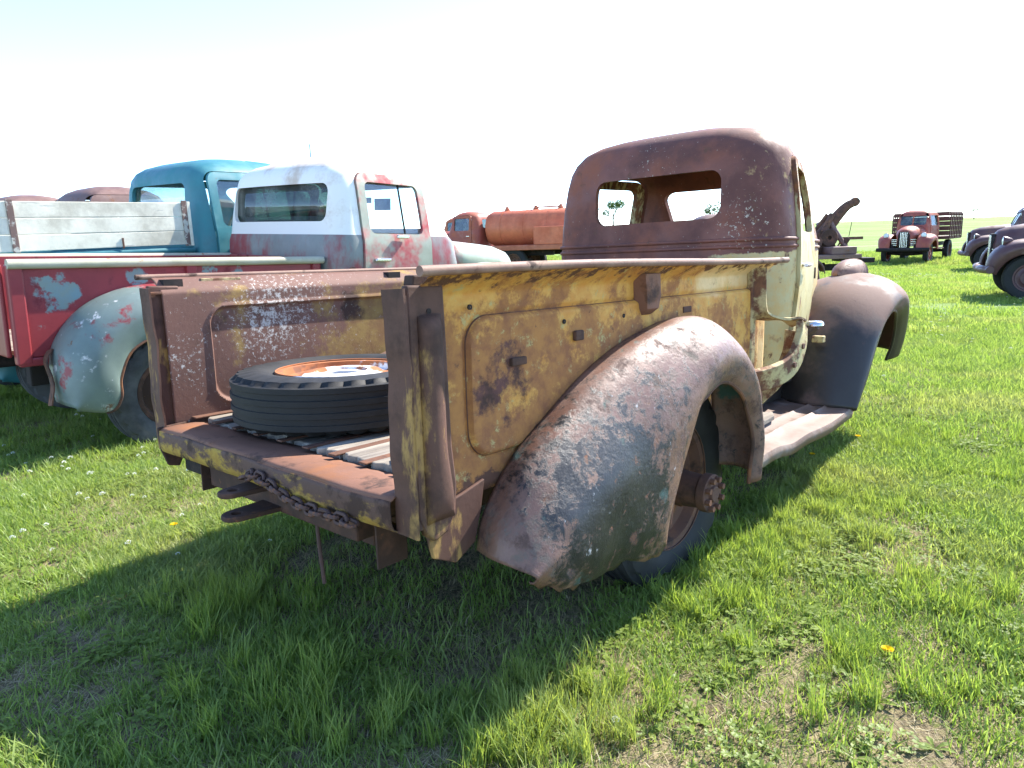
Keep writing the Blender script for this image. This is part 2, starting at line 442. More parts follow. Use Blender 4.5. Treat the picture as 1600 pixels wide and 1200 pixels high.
def vnoise(x, y, seed=0):
    """value noise for arrays"""
    x = np.asarray(x, float); y = np.asarray(y, float)
    xi, yi = np.floor(x).astype(np.int64), np.floor(y).astype(np.int64)
    fx, fy = x - xi, y - yi
    fx, fy = fx * fx * (3 - 2 * fx), fy * fy * (3 - 2 * fy)
    def h(a, b):
        n = (a * 374761393 + b * 668265263 + seed * 982451653) & 0x7fffffff
        n = ((n ^ (n >> 13)) * 1274126177) & 0x7fffffff
        return ((n ^ (n >> 16)) & 0xffff) / 65535.0
    return (h(xi, yi) * (1 - fx) + h(xi + 1, yi) * fx) * (1 - fy) + (h(xi, yi + 1) * (1 - fx) + h(xi + 1, yi + 1) * fx) * fy

def sstep(a, b, x):
    t = np.clip((np.asarray(x, float) - a) / (b - a), 0, 1)
    return t * t * (3 - 2 * t)

# ------------------------------------------------------------------ ground
def terrain(x, y):
    x = np.asarray(x, float); y = np.asarray(y, float)
    z = -.38 * np.tanh((y - 2.3) * .032 / .38)
    z = z + .38 * sstep(9, 24, y) * sstep(9, -2, x)
    d = np.hypot(x, y)
    z = z + sstep(35, 190, y) * (3.6 - 1.3 * sstep(-20, 110, x)) + (sstep(150, 600, y) * 3)
    z = z + .05 * sstep(3, 9, d) * (vnoise(x * .35, y * .35, 3) - .5) + .5 * sstep(30, 120, d) * (vnoise(x * .03, y * .03, 5) - .5)
    return z
def tz(x, y): return float(terrain(x, y))

def ground_material():
    N = Nodes('meadow_ground')
    co = N.n('ShaderNodeTexCoord').outputs['Object']
    a = N.noise(co, 1.1, 6, .65); b = N.noise(co, 18, 5, .7); c = N.noise(co, .12, 4, .6)
    fib = N.noise(N.mapping(co, (0, 0, 0), (1, .25, 1), (0, 0, .7)), 90, 5, .75)
    fib2 = N.noise(N.mapping(co, (0, 0, 0), (.25, 1, 1), (0, 0, .3)), 80, 5, .75)
    soil = N.mix(N.smooth(fib, .35, .62), (.075, .058, .036), (.30, .24, .14))
    soil = N.mix(N.math('MULTIPLY', N.smooth(fib2, .5, .64), .8), soil, (.15, .17, .05))
    green = N.mix(N.smooth(c, .35, .65), (.165, .25, .055), (.23, .31, .09))
    green = N.mix(N.math('MULTIPLY', N.smooth(b, .35, .65), .6), green, (.12, .165, .045))
    dn = N.n('ShaderNodeVectorMath', operation='LENGTH'); N.l(co, dn.inputs[0])
    far = N.smooth(dn.outputs['Value'], 5, 15)
    f = N.math('ADD', N.math('MULTIPLY', N.smooth(a, .45, .7), .35), far, True)
    col = N.mix(f, soil, green)
    st = N.mapping(co, (0, 0, 0), (.05, .5, 1))
    pale = N.math('MULTIPLY', N.smooth(N.noise(st, 1.0, 5, .65), .5, .68), N.smooth(dn.outputs['Value'], 8, 18))
    col = N.mix(N.math('MULTIPLY', pale, .6), col, (.32, .36, .17))
    p = N.n('ShaderNodeBsdfPrincipled')
    N.l(col, p.inputs['Base Color']); p.inputs['Roughness'].default_value = .95; p.inputs['Specular IOR Level'].default_value = .1
    bp = N.n('ShaderNodeBump'); bp.inputs['Strength'].default_value = .8; bp.inputs['Distance'].default_value = .03
    N.l(N.noise(co, 30, 6, .75), bp.inputs['Height']); N.l(bp.outputs[0], p.inputs['Normal'])
    N.l(p.outputs[0], N.out.inputs[0])
    return N.m

xs = np.concatenate([-np.geomspace(900, 6, 40), np.linspace(-5.8, 5.8, 60), np.geomspace(6, 900, 40)])
ys = np.concatenate([-np.geomspace(60, 2, 10), np.linspace(-1.8, 10, 60), np.geomspace(10.3, 1500, 70)])
GX, GY = np.meshgrid(xs, ys, indexing='ij')
GZ = terrain(GX, GY)
g = MB().grid(np.stack([GX, GY, GZ], -1).tolist())
ground = g.build('meadow_ground', ground_material(), None, 180)
ground['kind'] = 'structure'
ground['label'] = 'green meadow sloping up to a low hill'

# ------------------------------------------------------------------ shared truck pieces
def tyre_prof(Ro, Ri, wd, grooves=3, gd=.005):
    """closed profile (radius, along)"""
    h = wd / 2; q = []
    q += [(Ri, -h * .72), (Ri + .25 * (Ro - Ri), -h * .98), (Ri + .55 * (Ro - Ri), -h * 1.06), (Ro - .12 * (Ro - Ri), -h * .98), (Ro - .008, -h * .82)]
    n = grooves * 2 + 1
    for i in range(n):
        a = -h * .78 + 2 * h * .78 * i / n; b = -h * .78 + 2 * h * .78 * (i + 1) / n
        crown = .006 * (1 - ((a + b) / 2 / h) ** 2)
        r = Ro + crown - (gd if i % 2 else 0)
        q += [(r, a + .001), (r, b - .001)]
    q += [(Ro - .008, h * .82), (Ro - .12 * (Ro - Ri), h * .98), (Ri + .55 * (Ro - Ri), h * 1.06), (Ri + .25 * (Ro - Ri), h * .98), (Ri, h * .72)]
    return q

def tyre_mesh(c, Ro, Ri, wd, axis='y', n=72, lugs=True, flat=None):
    mb = MB()
    pr = tyre_prof(Ro, Ri, wd)
    mb.rev(pr, c, axis, n)
    if lugs:      # shoulder notches: pull in every other station of the shoulder
        m = len(pr)
        for k in range(0, n, 3):
            for i in (3, 4, m - 4, m - 5):
                v = Vector(mb.v[k * m + i]); cc = Vector(c)
                d = v - cc
                ax = {'x': 0, 'y': 1, 'z': 2}[axis]
                keep = d[ax]; d[ax] = 0
                d *= (1 - .014 / d.length)
                d[ax] = keep * .95
                mb.v[k * m + i] = tuple(cc + d)
    if flat is not None:   # a slack tyre: squash what would be under the ground and bulge it
        for i, v in enumerate(mb.v):
            if v[2] < flat + .06:
                f = (flat + .06 - v[2])
                mb.v[i] = (v[0], c[1] + (v[1] - c[1]) * (1 + 1.2 * f), flat + .06 - f * .35 if v[2] < flat else v[2])
    return mb

def wheel(parent, c, Ro, Ri, wd, side, rim_mat, tyre_mat='rubber', dish=.03, hub=None, nuts=6, nut_r=.09, flat=None, detail=True, lugs=True):
    """side = -1 when the outer face looks to -y"""
    s = side
    y = c[1]
    h = wd / 2
    o = s * h
    pr = [(Ri + .012, o * .85), (Ri + .014, o * .75), (Ri - .012, o * .72), (Ri - .03, o * .3), (Ri - .05, o * .25), (Ri * .62, o * .25 + s * dish * .3), (Ri * .52, o * .25 + s * dish), (Ri * .28, o * .25 + s * dish), (Ri * .26, o * .25 + s * dish * 1.7), (.001, o * .25 + s * dish * 1.8)]
    back = [(Ri - .012, -o * .72), (Ri + .014, -o * .75), (Ri + .012, -o * .85)]
    mb = MB().rev(pr, c, 'y', 40)
    mb.rev([(Ri - .03, o * .3)] + back, c, 'y', 40)
    w_ = mb.build('wheel', rim_mat, parent, 40, 0, .004)
    t = tyre_mesh(c, Ro, Ri, wd, 'y', 72 if detail else 40, lugs and detail, flat).build('tyre', tyre_mat, w_, 40)
    if hub:
        # full floating hub: barrel, flange and a ring of bolts
        y0 = o * .25
        L, r = hub
        MB().rev([(r * 1.55, y0), (r * 1.55, y0 + s * .02), (r * 1.12, y0 + s * .03), (r * .98, y0 + s * L * .75), (r * .98, y0 + s * L * .82), (r * 1.12, y0 + s * L * .83), (r * 1.12, y0 + s * L), (r * .5, y0 + s * L), (r * .45, y0 + s * (L + .012)), (.001, y0 + s * (L + .012))], c, 'y', 28).build('hub', 'rust', w_, 30, .003)
        bm = MB().prism([(.011 * math.cos(R(60 * k)), .011 * math.sin(R(60 * k))) for k in range(6)], 'y', 0, s * .018).mesh('hub_bolt')
        bm.materials.append(M['rust'])
        for k in range(8):
            b = bpy.data.objects.new('hub_bolt', bm); COL.objects.link(b); b.parent = w_
            b.location = (c[0] + r * .86 * math.cos(R(45 * k + 20)), y + y0 + s * L, c[2] + r * .86 * math.sin(R(45 * k + 20)))
    if nuts and detail:
        bm = MB().prism([(.014 * math.cos(R(60 * k)), .014 * math.sin(R(60 * k))) for k in range(6)], 'y', 0, s * .025).mesh('lug_nut')
        bm.materials.append(M['rust'])
        for k in range(nuts):
            a = R(360 / nuts * k + 10)
            b = bpy.data.objects.new('lug_nut', bm); COL.objects.link(b); b.parent = w_
            b.location = (c[0] + nut_r * math.cos(a), y + o * .25 + s * dish, c[2] + nut_r * math.sin(a))
    return w_

def fender_loft(A, C, ya, yc, bulge, nu=64, nv=20, crown=.03, dents=0, sf=.45, yb=.35):
    """A: inner edge (x,z) stations, C: outer edge stations; ya, yc: their y (number or list)"""
    n = len(A)
    ya = [ya] * n if not hasattr(ya, '__len__') else ya
    yc = [yc] * n if not hasattr(yc, '__len__') else yc
    rows = []
    cx = sum(c[0] for c in C) / n; cz = min(c[1] for c in C)
    for k in range(n):
        a = np.array([A[k][0], ya[k], A[k][1]]); c = np.array([C[k][0], yc[k], C[k][1]])
        d = c - a
        out = np.array([a[0] - cx, 0, a[2] - cz]); out /= (np.linalg.norm(out) + 1e-6)
        b1 = a + d * np.array([.04, yb, .04]) + out * crown
        b2 = a + d * np.array([.16, .82, .16]) + out * crown * .8
        s1 = a + d * np.array([sf, 1.0, sf]); s1[1] += bulge
        s2 = a + d * np.array([.78, 1.0, .78]); s2[1] += bulge * .8
        rows.append(catmull([a, b1, b2, s1, s2, c], nv))
    rows = np.array(rows)
    P = np.stack([catmull(rows[:, j], nu) for j in range(nv)], 1)
    if dents:
        P[..., 1] += dents * (vnoise(P[..., 0] * 9, P[..., 2] * 9, 11) - .5) * 2 * np.linspace(0, 1, nv)[None, :]
        P[..., 0] += dents * .6 * (vnoise(P[..., 2] * 8, P[..., 1] * 8, 4) - .5) * 2
    return P

def ring(xr, xf, wr, wf, rr, rf, y0, z, bow=0, n=7, ns=8):
    pts = [(xr, -wr), (xf, -wf), (xf, wf), (xr, wr)]
    rad = [rr, rf, rf, rr]
    out = []
    arcs = []
    for i in range(4):
        p = np.array(pts[i]); a = np.array(pts[i - 1]) - p; b = np.array(pts[(i + 1) % 4]) - p
        a /= np.linalg.norm(a); b /= np.linalg.norm(b)
        ang = math.acos(np.clip(a @ b, -1, 1)); q = rad[i] / math.tan(ang / 2)
        p1, p2 = p + a * q, p + b * q
        m = (a + b) / np.linalg.norm(a + b); c = p + m * (rad[i] / math.sin(ang / 2))
        v1, v2 = p1 - c, p2 - c
        sw = math.acos(np.clip((v1 @ v2) / (np.linalg.norm(v1) * np.linalg.norm(v2) + 1e-9), -1, 1))
        arc = []
        for k in range(n + 1):
            t = k / n
            u = (math.sin((1 - t) * sw) * v1 + math.sin(t * sw) * v2) / max(math.sin(sw), 1e-6)
            arc.append(c + u)
        arcs.append(arc)
    for i in range(4):
        out += arcs[i]
        e0, e1 = arcs[i][-1], arcs[(i + 1) % 4][0]
        out += [e0 + (e1 - e0) * k / (ns + 1) for k in range(1, ns + 1)]
    res = []
    for x, y in out:
        t = (x - xr) / (xf - xr)
        if bow:
            bw = bow * min(1, wr / .6) ** 2
            x -= bw * max(0, 1 - (y / wr) ** 2) * max(0, 1 - t * 3)
            x += bw * 1.3 * max(0, 1 - (y / wf) ** 2) * max(0, t * 4 - 3)
        res.append((x, y0 + y, z))
    return res

def cab_shell(levels, y0, rr, rf, bow=.05):
    """levels: (z, wr, wf, xr, xf[, grow])"""
    mb = MB(); P = []
    for L in levels:
        z, wr, wf, xr, xf = L[:5]
        k = min(1, wr / .45)
        P.append(ring(xr, xf, wr, wf, min(rr, wr * .6, (xf - xr) * .4), min(rf, wf * .6, (xf - xr) * .4), y0, z, bow))
    n = len(P[0])
    vs = [p for r_ in P for p in r_]
    fs = [(i * n + j, i * n + (j + 1) % n, (i + 1) * n + (j + 1) % n, (i + 1) * n + j) for i in range(len(P) - 1) for j in range(n)]
    c = np.mean(P[-1], 0)
    vs.append((c[0], c[1], c[2] + .003)); k = len(vs) - 1
    fs += [((len(P) - 1) * n + j, (len(P) - 1) * n + (j + 1) % n, k) for j in range(n)]
    return mb.add(vs, fs)

def side_y(levels, y0, s, x, z):
    zs = [L[0] for L in levels]
    v = [np.interp(z, zs, [L[i] for L in levels]) for i in (1, 2, 3, 4)]
    wr, wf, xr, xf = v
    return y0 + s * (wr + (x - xr) / (xf - xr) * (wf - wr))

def make_door(parent, levels, y0, s, x0, x1, z0, z1, mat, win=None, r=.06, off=.004, rlow=None, th=.03):
    P = [[(x, side_y(levels, y0, s, x, z) + s * off, z) for z in np.linspace(z0 - .05, z1 + .05, 26)] for x in np.linspace(x0 - .05, x1 + .05, 12)]
    o = MB().grid(P).build('door', mat, parent, 40, 0, th, 0)
    yy = (y0 - 2, y0) if s < 0 else (y0, y0 + 2)
    carve(o, [MB().prism(rrect(x0, x1, z0, z1, r, 6, rlow), 'y', *yy)], 'INTERSECT')
    if win:
        carve(o, [MB().prism(rrect(*win, .05), 'y', *yy)], 'DIFFERENCE')
    return o

def part_copy(src, parent, loc=None, name=None):
    c = src.copy(); COL.objects.link(c); c.parent = parent
    if loc is not None: c.location = loc
    return c

# ------------------------------------------------------------------ the rusty yellow pickup
TM = Matrix(((0.6717, -0.7408, 0.0069, -0.1911), (0.7402, 0.6715, 0.0355, 1.5488), (-0.0310, -0.0187, 0.9993, 0.0381), (0, 0, 0, 1)))
T = empty('pickup_truck', 'derelict rusty yellow pickup with open tailgate and a rust brown cab', 'pickup truck', mat=TM)
ZB = 1.14            # the bed rail stands this far above the ground
class Up(MB):
    def build(s, *a, **k):
        o = super().build(*a, **k)
        if o.parent == T: o.location = (0, 0, ZB)
        return o

# bed sides with the embossed panel and the flared top
def bed_side(left):
    sgn = 1 if left else -1
    Y = 1.47 if left else .08
    xs_ = np.concatenate([np.linspace(.03, .34, 56), np.linspace(.36, 1.86, 60), np.linspace(1.87, 2.02, 24)])
    zs_ = np.concatenate([np.linspace(-.575, -.53, 3), np.linspace(-.52, -.42, 22), np.linspace(-.41, -.2, 12), np.linspace(-.19, -.06, 28)])
    P = []
    for x in xs_:
        row = []
        for z in zs_:
            cx, cz, hx, hz, rr = 1.065, -.30, .865, .18, .07
            qx, qz = abs(x - cx) - hx + rr, abs(z - cz) - hz + rr
            sd = math.hypot(max(qx, 0), max(qz, 0)) + min(max(qx, qz), 0) - rr
            off = .014 * float(sstep(.006, -.006, sd)) - .006 * math.exp(-((sd - .009) / .005) ** 2)
            off += .006 * math.sin(x * 2.1 + 1) * math.sin((z + .05) * 6)
            row.append((x, Y + sgn * off, z))
        row += [(x, Y + sgn * .002, -.052), (x, Y + sgn * .02, -.036), (x, Y + sgn * .055, -.012), (x, Y + sgn * .082, .0)]
        P.append(row)
    return Up().grid(P).build('bed_side', 'bed_in' if left else 'bed_out', T, 50, 0, .004, 0)
def bead(left):  # rust-coloured tube that draws in the groove's dark shade line
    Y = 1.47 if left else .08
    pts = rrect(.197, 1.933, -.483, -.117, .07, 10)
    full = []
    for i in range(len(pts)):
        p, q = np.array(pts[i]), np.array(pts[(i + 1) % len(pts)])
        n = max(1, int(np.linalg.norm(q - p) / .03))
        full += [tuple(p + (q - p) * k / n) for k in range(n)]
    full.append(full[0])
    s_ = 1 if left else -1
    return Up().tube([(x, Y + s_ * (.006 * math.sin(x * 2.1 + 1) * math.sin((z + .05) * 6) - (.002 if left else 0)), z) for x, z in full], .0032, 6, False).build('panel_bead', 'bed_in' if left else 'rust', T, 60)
bed_side(False); bed_side(True)
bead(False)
path = [(x, -.006, .003 + .005 * math.sin(x * 2.6)) for x in np.linspace(-.02, 2.05, 24)]
Up().tube(path, .0125, 12).build('bed_rail', 'rail', T, 50, 0)
path = [(x, 1.556, .003) for x in np.linspace(-.02, 2.05, 12)]
Up().tube(path, .010, 12).build('bed_rail', 'rail', T, 50, 0)
# bed front wall
Up().box(2.0, 2.008, .10, 1.45, -.56, -.03).build('bed_front_panel', 'bed_in', T, 0, .003)
Up().tube([(2.004, .02, -.01), (2.004, 1.53, -.01)], .012, 8).build('bed_front_rail', 'rail', T)
# corner posts
def post(left):
    m = lambda y: 1.55 - y if left else y
    pol = [(-.012, -.028), (.10, -.032), (.102, -.12), (.108, -.42), (.118, -.52), (.112, -.585), (.085, -.635), (.04, -.65), (.012, -.628), (-.01, -.58)]
    p = Up().prism(pol, 'y', m(.05), m(.072)).build('corner_post', 'post', T, 30, .006)
    a = [(-.028, -.04), (.012, -.03), (.012, -.61), (-.012, -.64), (-.028, -.60)]
    Up().strap([(-.022 + .003 * math.sin(z * 19) + .0015 * math.sin(z * 47), m(.082 + .002 * math.sin(z * 17 + 1)), z) for z in np.linspace(-.036, -.625, 40)], .078, .007, (0, 1, 0)).build('post_flange', 'post', T, 60)
    Up().prism([(-.020, -.05), (.01, -.05), (.01, -.61), (-.018, -.61)], 'y', m(.052), m(.06)).build('post_web', 'post', T, 0, .003)
    # raised vertical channel on the outside of the post
    rows = []
    for z in np.linspace(-.10, -.60, 26):
        x1 = .085 + .02 * float(sstep(-.4, -.58, z)); x0 = .015
        hgt = .020 * float(sstep(-.095, -.13, z)) * float(sstep(-.615, -.55, z))
        rows.append([(x0 + (x1 - x0) * t, m(.049 - hgt * (math.sin(math.pi * min(1, max(0, t))) ** .5)), z + .004 * math.sin(t * 3)) for t in np.linspace(0, 1, 9)])
    Up().grid(rows).build('stake_channel', 'post', T, 60, 0, .003, 0)
    for z in (-.09, -.145, -.545):  # dark discs put the shade of open bolt holes into colour
        Up().rev([(.001, -.0005), (.007, -.0005), (.007, .002)], (.05, m(.0485), z) if z > -.3 else (.028, m(.048), z), 'y', 12).build('bolt_hole_shade', 'dark', T)
    return p
post(False); post(True)
# folded top cap at the rear end of the flared sides
Up().box(-.02, .03, 1.455, 1.475, -.06, -.05).build('side_cap', 'rust', T, 0, .002)
Up().prism([(.01, -.03), (.10, -.045), (.105, -.008), (.015, -.006)], 'y', .056, .09).build('post_cap', 'rust_dark', T, 0, .004)
Up().box(.20, .36, 1.512, 1.528, -.020, -.008).build('latch_plate', 'cream', T, 0, .002)
Up().box(.05, .12, 1.488, 1.53, -.045, -.0075).build('stake_hole_shade', 'dark', T, 0)  # solid dark block, painted as the shade of an open stake hole
Up().box(1.08, 1.15, 1.488, 1.53, -.045, -.0075).build('stake_hole_shade', 'dark', T, 0)  # same dark block for the shade of the forward hole
# gusset plate under the right corner
Up().prism([(.07, -.575), (.15, -.56), (.232, -.54), (.215, -.62), (.19, -.70), (.12, -.735), (.045, -.70), (.03, -.64)], 'y', .066, .078).build('gusset_plate', 'post', T, 0, .003)
# sill across the tail
def strip(y0, y1, prof, wav, n=40):
    rows = []
    for y in np.linspace(y0, y1, n):
        rows.append([(x + wav * math.sin(y * 9 + z * 20), y, z + wav * .8 * math.sin(y * 6.3 + 1) + wav * .5 * math.sin(y * 17)) for x, z in prof])
    return Up().grid(rows)
strip(.115, 1.435, [(.14, -.545), (.085, -.534), (.02, -.532), (-.028, -.534), (-.042, -.542)], .003).build('tail_sill', 'sill', T, 50, 0, .004, 1)
strip(.115, 1.435, [(-.0425, -.543), (-.045, -.555), (-.045, -.60), (-.038, -.618), (-.015, -.628), (.02, -.63)], .003).build('sill_lip', 'sill_lip', T, 60, 0, .004, 0)
Up().prism([(-.045, -.535), (.06, -.53), (.05, -.63), (.02, -.69), (-.02, -.68), (-.04, -.62)], 'y', 1.437, 1.452).build('sill_end_plate', 'rust_dark', T, 0, .004)
Up().box(.02, .09, .35, 1.2, -.72, -.632).build('rear_crossmember', 'rust_dark', T, 0, .006)
Up().box(.0, .10, .235, .242, -.76, -.63).build('hanger_plate', 'rust_dark', T, 0, .002)
Up().box(.0, .10, 1.22, 1.227, -.74, -.63).build('hanger_plate', 'rust_dark', T, 0, .002)
Up().box(.02, .10, 1.22, 1.40, -.70, -.645).build('bumper_bracket', 'dark', T, 0, .01)
for y in (.40, 1.15):
    Up().box(.09, 4.2, y - .03, y + .03, -.76, -.64).build('frame_rail', 'rust_dark', T, 0, .006)
for x in (.6, 1.9, 3.0):
    Up().box(x, x + .08, .431, 1.119, -.74, -.66).build('frame_crossmember', 'rust_dark', T, 0, .006)
# drawbar: two tongues with a pin hole
def tongue(z, x0, x1, y, w_):
    pol = []
    for k in range(9):
        a = R(90 + 180 * k / 8); pol.append((x0 + w_ / 2 + w_ / 2 * math.cos(a), y + w_ / 2 * math.sin(a)))
    pol += [(x1, y - w_ / 2 - .02), (x1, y + w_ / 2 + .02)]
    o = Up().prism(pol, 'z', z, z + .016).build('drawbar_tongue', 'rust_dark', T, 0)
    carve(o, [MB().rev([(.001, z - .05), (.015, z - .05), (.015, z + .05), (.001, z + .05)], (x0 + .045, y, 0), 'z', 16)])
    o.location = (0, 0, ZB)
    mm = o.modifiers.new('b', 'BEVEL'); mm.width = .003; mm.limit_method = 'ANGLE'
tongue(-.645, -.14, .05, .80, .075)
tongue(-.715, -.14, .09, .79, .085)
Up().tube([(.03, .56, -.66), (.03, .555, -.78), (.035, .55, -.90)], .006, 8).build('hanging_rod', 'chain', T)
# chain draped along the lip
ch = empty('chain', 'rusty iron chain draped along the tail sill above the drawbar', 'chain', mat=TM)
ct = catmull([(-.052, .80, -.600), (-.058, .74, -.580), (-.060, .66, -.588), (-.062, .55, -.612), (-.062, .42, -.622), (-.061, .30, -.617), (-.055, .22, -.628)], 400)
seg = np.concatenate([[0], np.cumsum(np.linalg.norm(np.diff(ct, axis=0), axis=1))])
pitch_ = .034
lk = MB().tube([(.010 * math.copysign(1, math.cos(a)) + .014 * math.cos(a), .014 * math.sin(a), 0) for a in np.linspace(0, 2 * math.pi, 17)], .0058, 6, False).mesh('chain_link')
shade(lk, 60); lk.materials.append(M['chain'])
for i in range(int(seg[-1] / pitch_)):
    p = np.array([np.interp(i * pitch_, seg, ct[:, k]) for k in range(3)]); q = np.array([np.interp(i * pitch_ + .01, seg, ct[:, k]) for k in range(3)])
    d = Vector(q - p).normalized()
    o = bpy.data.objects.new('chain_link', lk); COL.objects.link(o); o.parent = ch
    rot = d.to_track_quat('X', 'Z') @ Matrix.Rotation(R(90 * (i % 2) + random.uniform(-25, 25)), 3, 'X').to_quaternion()
    o.rotation_euler = rot.to_euler(); o.location = (p[0], p[1], p[2] + ZB)
# floor: planks and skid strips
y = .118
for i in range(9):
    wd = .128 if i != 3 else .118
    x0 = .10 + random.uniform(0, .035); dz = random.uniform(-.006, .008)
    rag = []
    n = 7
    for k in range(n):
        rag.append((x0 + random.uniform(0, .028), y + wd * k / (n - 1)))
    pol = rag + [(1.99, y + wd), (1.99, y)]
    pl = Up().prism(pol, 'z', -.553 + dz, -.527 + dz).build('floor_plank', 'wood', T, 0, .004)
    if i in (2, 3): pl.rotation_euler = (R(.7 if i == 2 else -.6), 0, 0); pl.location = (0, 0, ZB + (.0 if i == 2 else .002) + math.sin(R(.7 if i == 2 else -.6)) * -y)
    if i < 8:
        Up().box(.09, 1.99, y + wd - .006, y + wd + .027, -.5265, -.520).build('skid_strip', 'rust', T, 0, .003)
    y += wd + .021
for y0_, y1_ in ((.084, .126), (1.43, 1.466)):  # strips added along the floor edges to stop sunlight leaking through
    Up().box(.09, 1.99, y0_, y1_, -.5265, -.519).build('light_gap_strip', 'rust', T, 0, .003)
lo = Up().prism([(.12, .30), (.50, .33), (1.1, .36), (1.1, .395), (.5, .385), (.16, .355)], 'z', -.519, -.509).build('loose_slat', 'sill', T, 0, .002)
# wheel housings inside the bed
for left in (0, 1):
    rows = []
    for a in np.linspace(0, math.pi, 24):
        rows.append([(1.2 - .38 * math.cos(a) * f, (1.455 - d if left else .095 + d), -.535 + .19 * math.sin(a) * f) for d, f in ((0, 1.0), (.10, 1.0), (.14, .97), (.155, .88), (.155, 0.02))])
    Up().grid(rows).build('wheel_housing', 'board' if left else 'rust', T, 50)
# stake pocket on the outside of the right side
rows = []
for z, p, xa, xb in ((-.028, .0, .96, 1.075), (-.03, .048, .965, 1.07), (-.10, .052, .97, 1.07), (-.145, .046, .98, 1.065), (-.165, .022, .99, 1.055), (-.168, .0, .99, 1.055)):
    y_ = .08 - p
    rows.append([(xa, .079, z), (xa + .006, y_ + .002, z), (xa + .02, y_, z), (xb - .02, y_, z), (xb - .006, y_ + .002, z), (xb, .079, z)])
Up().grid(rows).build('stake_pocket', 'sill', T, 40, .003)
# side hook slots
for x, z in ((.345, -.245), (1.27, -.165)):
    Up().box(x, x + .06, .058, .072, z - .012, z + .010).build('hook_slot', 'rust_dark', T, 0, .003)
Up().box(.62, .66, .052, .066, -.215, -.185).build('hook_slot', 'rust_dark', T, 0, .004)
for x, z in ((.20, -.09), (.58, -.155), (.89, -.16)):  # bolt holes as dark discs, their inner shade painted
    Up().rev([(.001, -.001), (.007, -.001), (.007, .004)], (x, .0645, z), 'y', 10).build('bolt_hole_shade', 'dark', T)
# bracket in front of the rear fender: bent strap and a hooked channel
Up().strap(catmull([(1.86, .045, -.03), (1.86, .045, -.12), (1.855, .04, -.18), (1.87, .03, -.225), (1.93, -.01, -.245), (1.99, -.05, -.25), (2.03, -.075, -.27)], 22), .08, .010, (.25, -1, 0)).build('carrier_strap', 'cream', T, 50)
Up().strap(catmull([(2.035, -.085, -.275), (2.0, -.095, -.34), (1.93, -.095, -.415), (1.84, -.08, -.455), (1.74, -.04, -.475), (1.66, .02, -.48)], 22), .095, .03, (-.5, 0, .85)).build('carrier_channel', 'cream', T, 50, .004)
Up().strap(catmull([(2.02, -.05, -.30), (2.02, -.04, -.40), (1.99, .0, -.52), (1.94, .06, -.60)], 14), .06, .010, (0, 1, .2)).build('carrier_brace', 'cream', T, 50, .002)
for t_ in ((1.98, -.112, -.36), (1.90, -.110, -.43)):
    Up().rev([(.001, -.006), (.012, -.006), (.013, .004)], t_, 'y', 8).build('carrier_bolt', 'rust', T)
Up().box(1.84, 1.885, .052, .078, -.52, -.03).build('bed_front_stake', 'cream', T, 0, .006)
Up().rev([(.001, -.03), (.05, -.03), (.055, 0), (.05, .03), (.001, .03)], (1.80, .03, -.57), 'y', 16).build('carrier_boss', 'rust', T, 40)

# rear fenders
A = [(.195, -.725), (.225, -.635), (.345, -.505), (.495, -.415), (.65, -.33), (.82, -.262), (1.01, -.215), (1.15, -.197), (1.275, -.215), (1.385, -.275), (1.465, -.375), (1.515, -.51), (1.535, -.66), (1.53, -.80)]
C = [(.205, -.775), (.33, -.83), (.46, -.848), (.62, -.855), (.80, -.892), (.855, -.80), (.905, -.66), (.985, -.50), (1.10, -.43), (1.22, -.405), (1.335, -.455), (1.425, -.55), (1.475, -.67), (1.475, -.83)]
yc = [-.10, -.115, -.12, -.12, -.12, -.125, -.125, -.125, -.125, -.125, -.125, -.12, -.12, -.115]
P = fender_loft(A, C, .068, yc, -.030, 110, 34, .028, .006, .40, .45)
_low = sstep(.62, .28, P[..., 0]) * np.linspace(0, 1, P.shape[1])[None, :]
P[..., 1] += .022 * _low * (vnoise(P[..., 0] * 16 + 3, P[..., 2] * 16, 17) - .5)
P[..., 0] += .016 * _low * (vnoise(P[..., 2] * 19, P[..., 1] * 9 + P[..., 0] * 13, 19) - .5)
# ragged lower edge
for k in range(len(P)):
    P[k, -1, 2] += .026 * (float(vnoise(k * .45, 2.0, 5)) - .5) * (1 if k < 44 else .2)
fr = Up().grid(P.tolist()).build('rear_fender', 'fender_r', T, 60, 0, .005, 0)
Up().tube([tuple(p) for p in P[42:, -1]], .008, 8).build('fender_lip', 'rust', fr)
P2 = P.copy(); P2[..., 1] = 1.55 - P2[..., 1]
Up().grid(P2[:, ::-1].tolist()).build('rear_fender', 'fender_r', T, 60, 0, .005, 0)
Up().rev([(.001, -.012), (.013, -.012), (.013, .0), (.02, .0), (.02, .006)], (.235, .06, -.66), 'y', 8).build('fender_bolt', 'rust_dark', T)
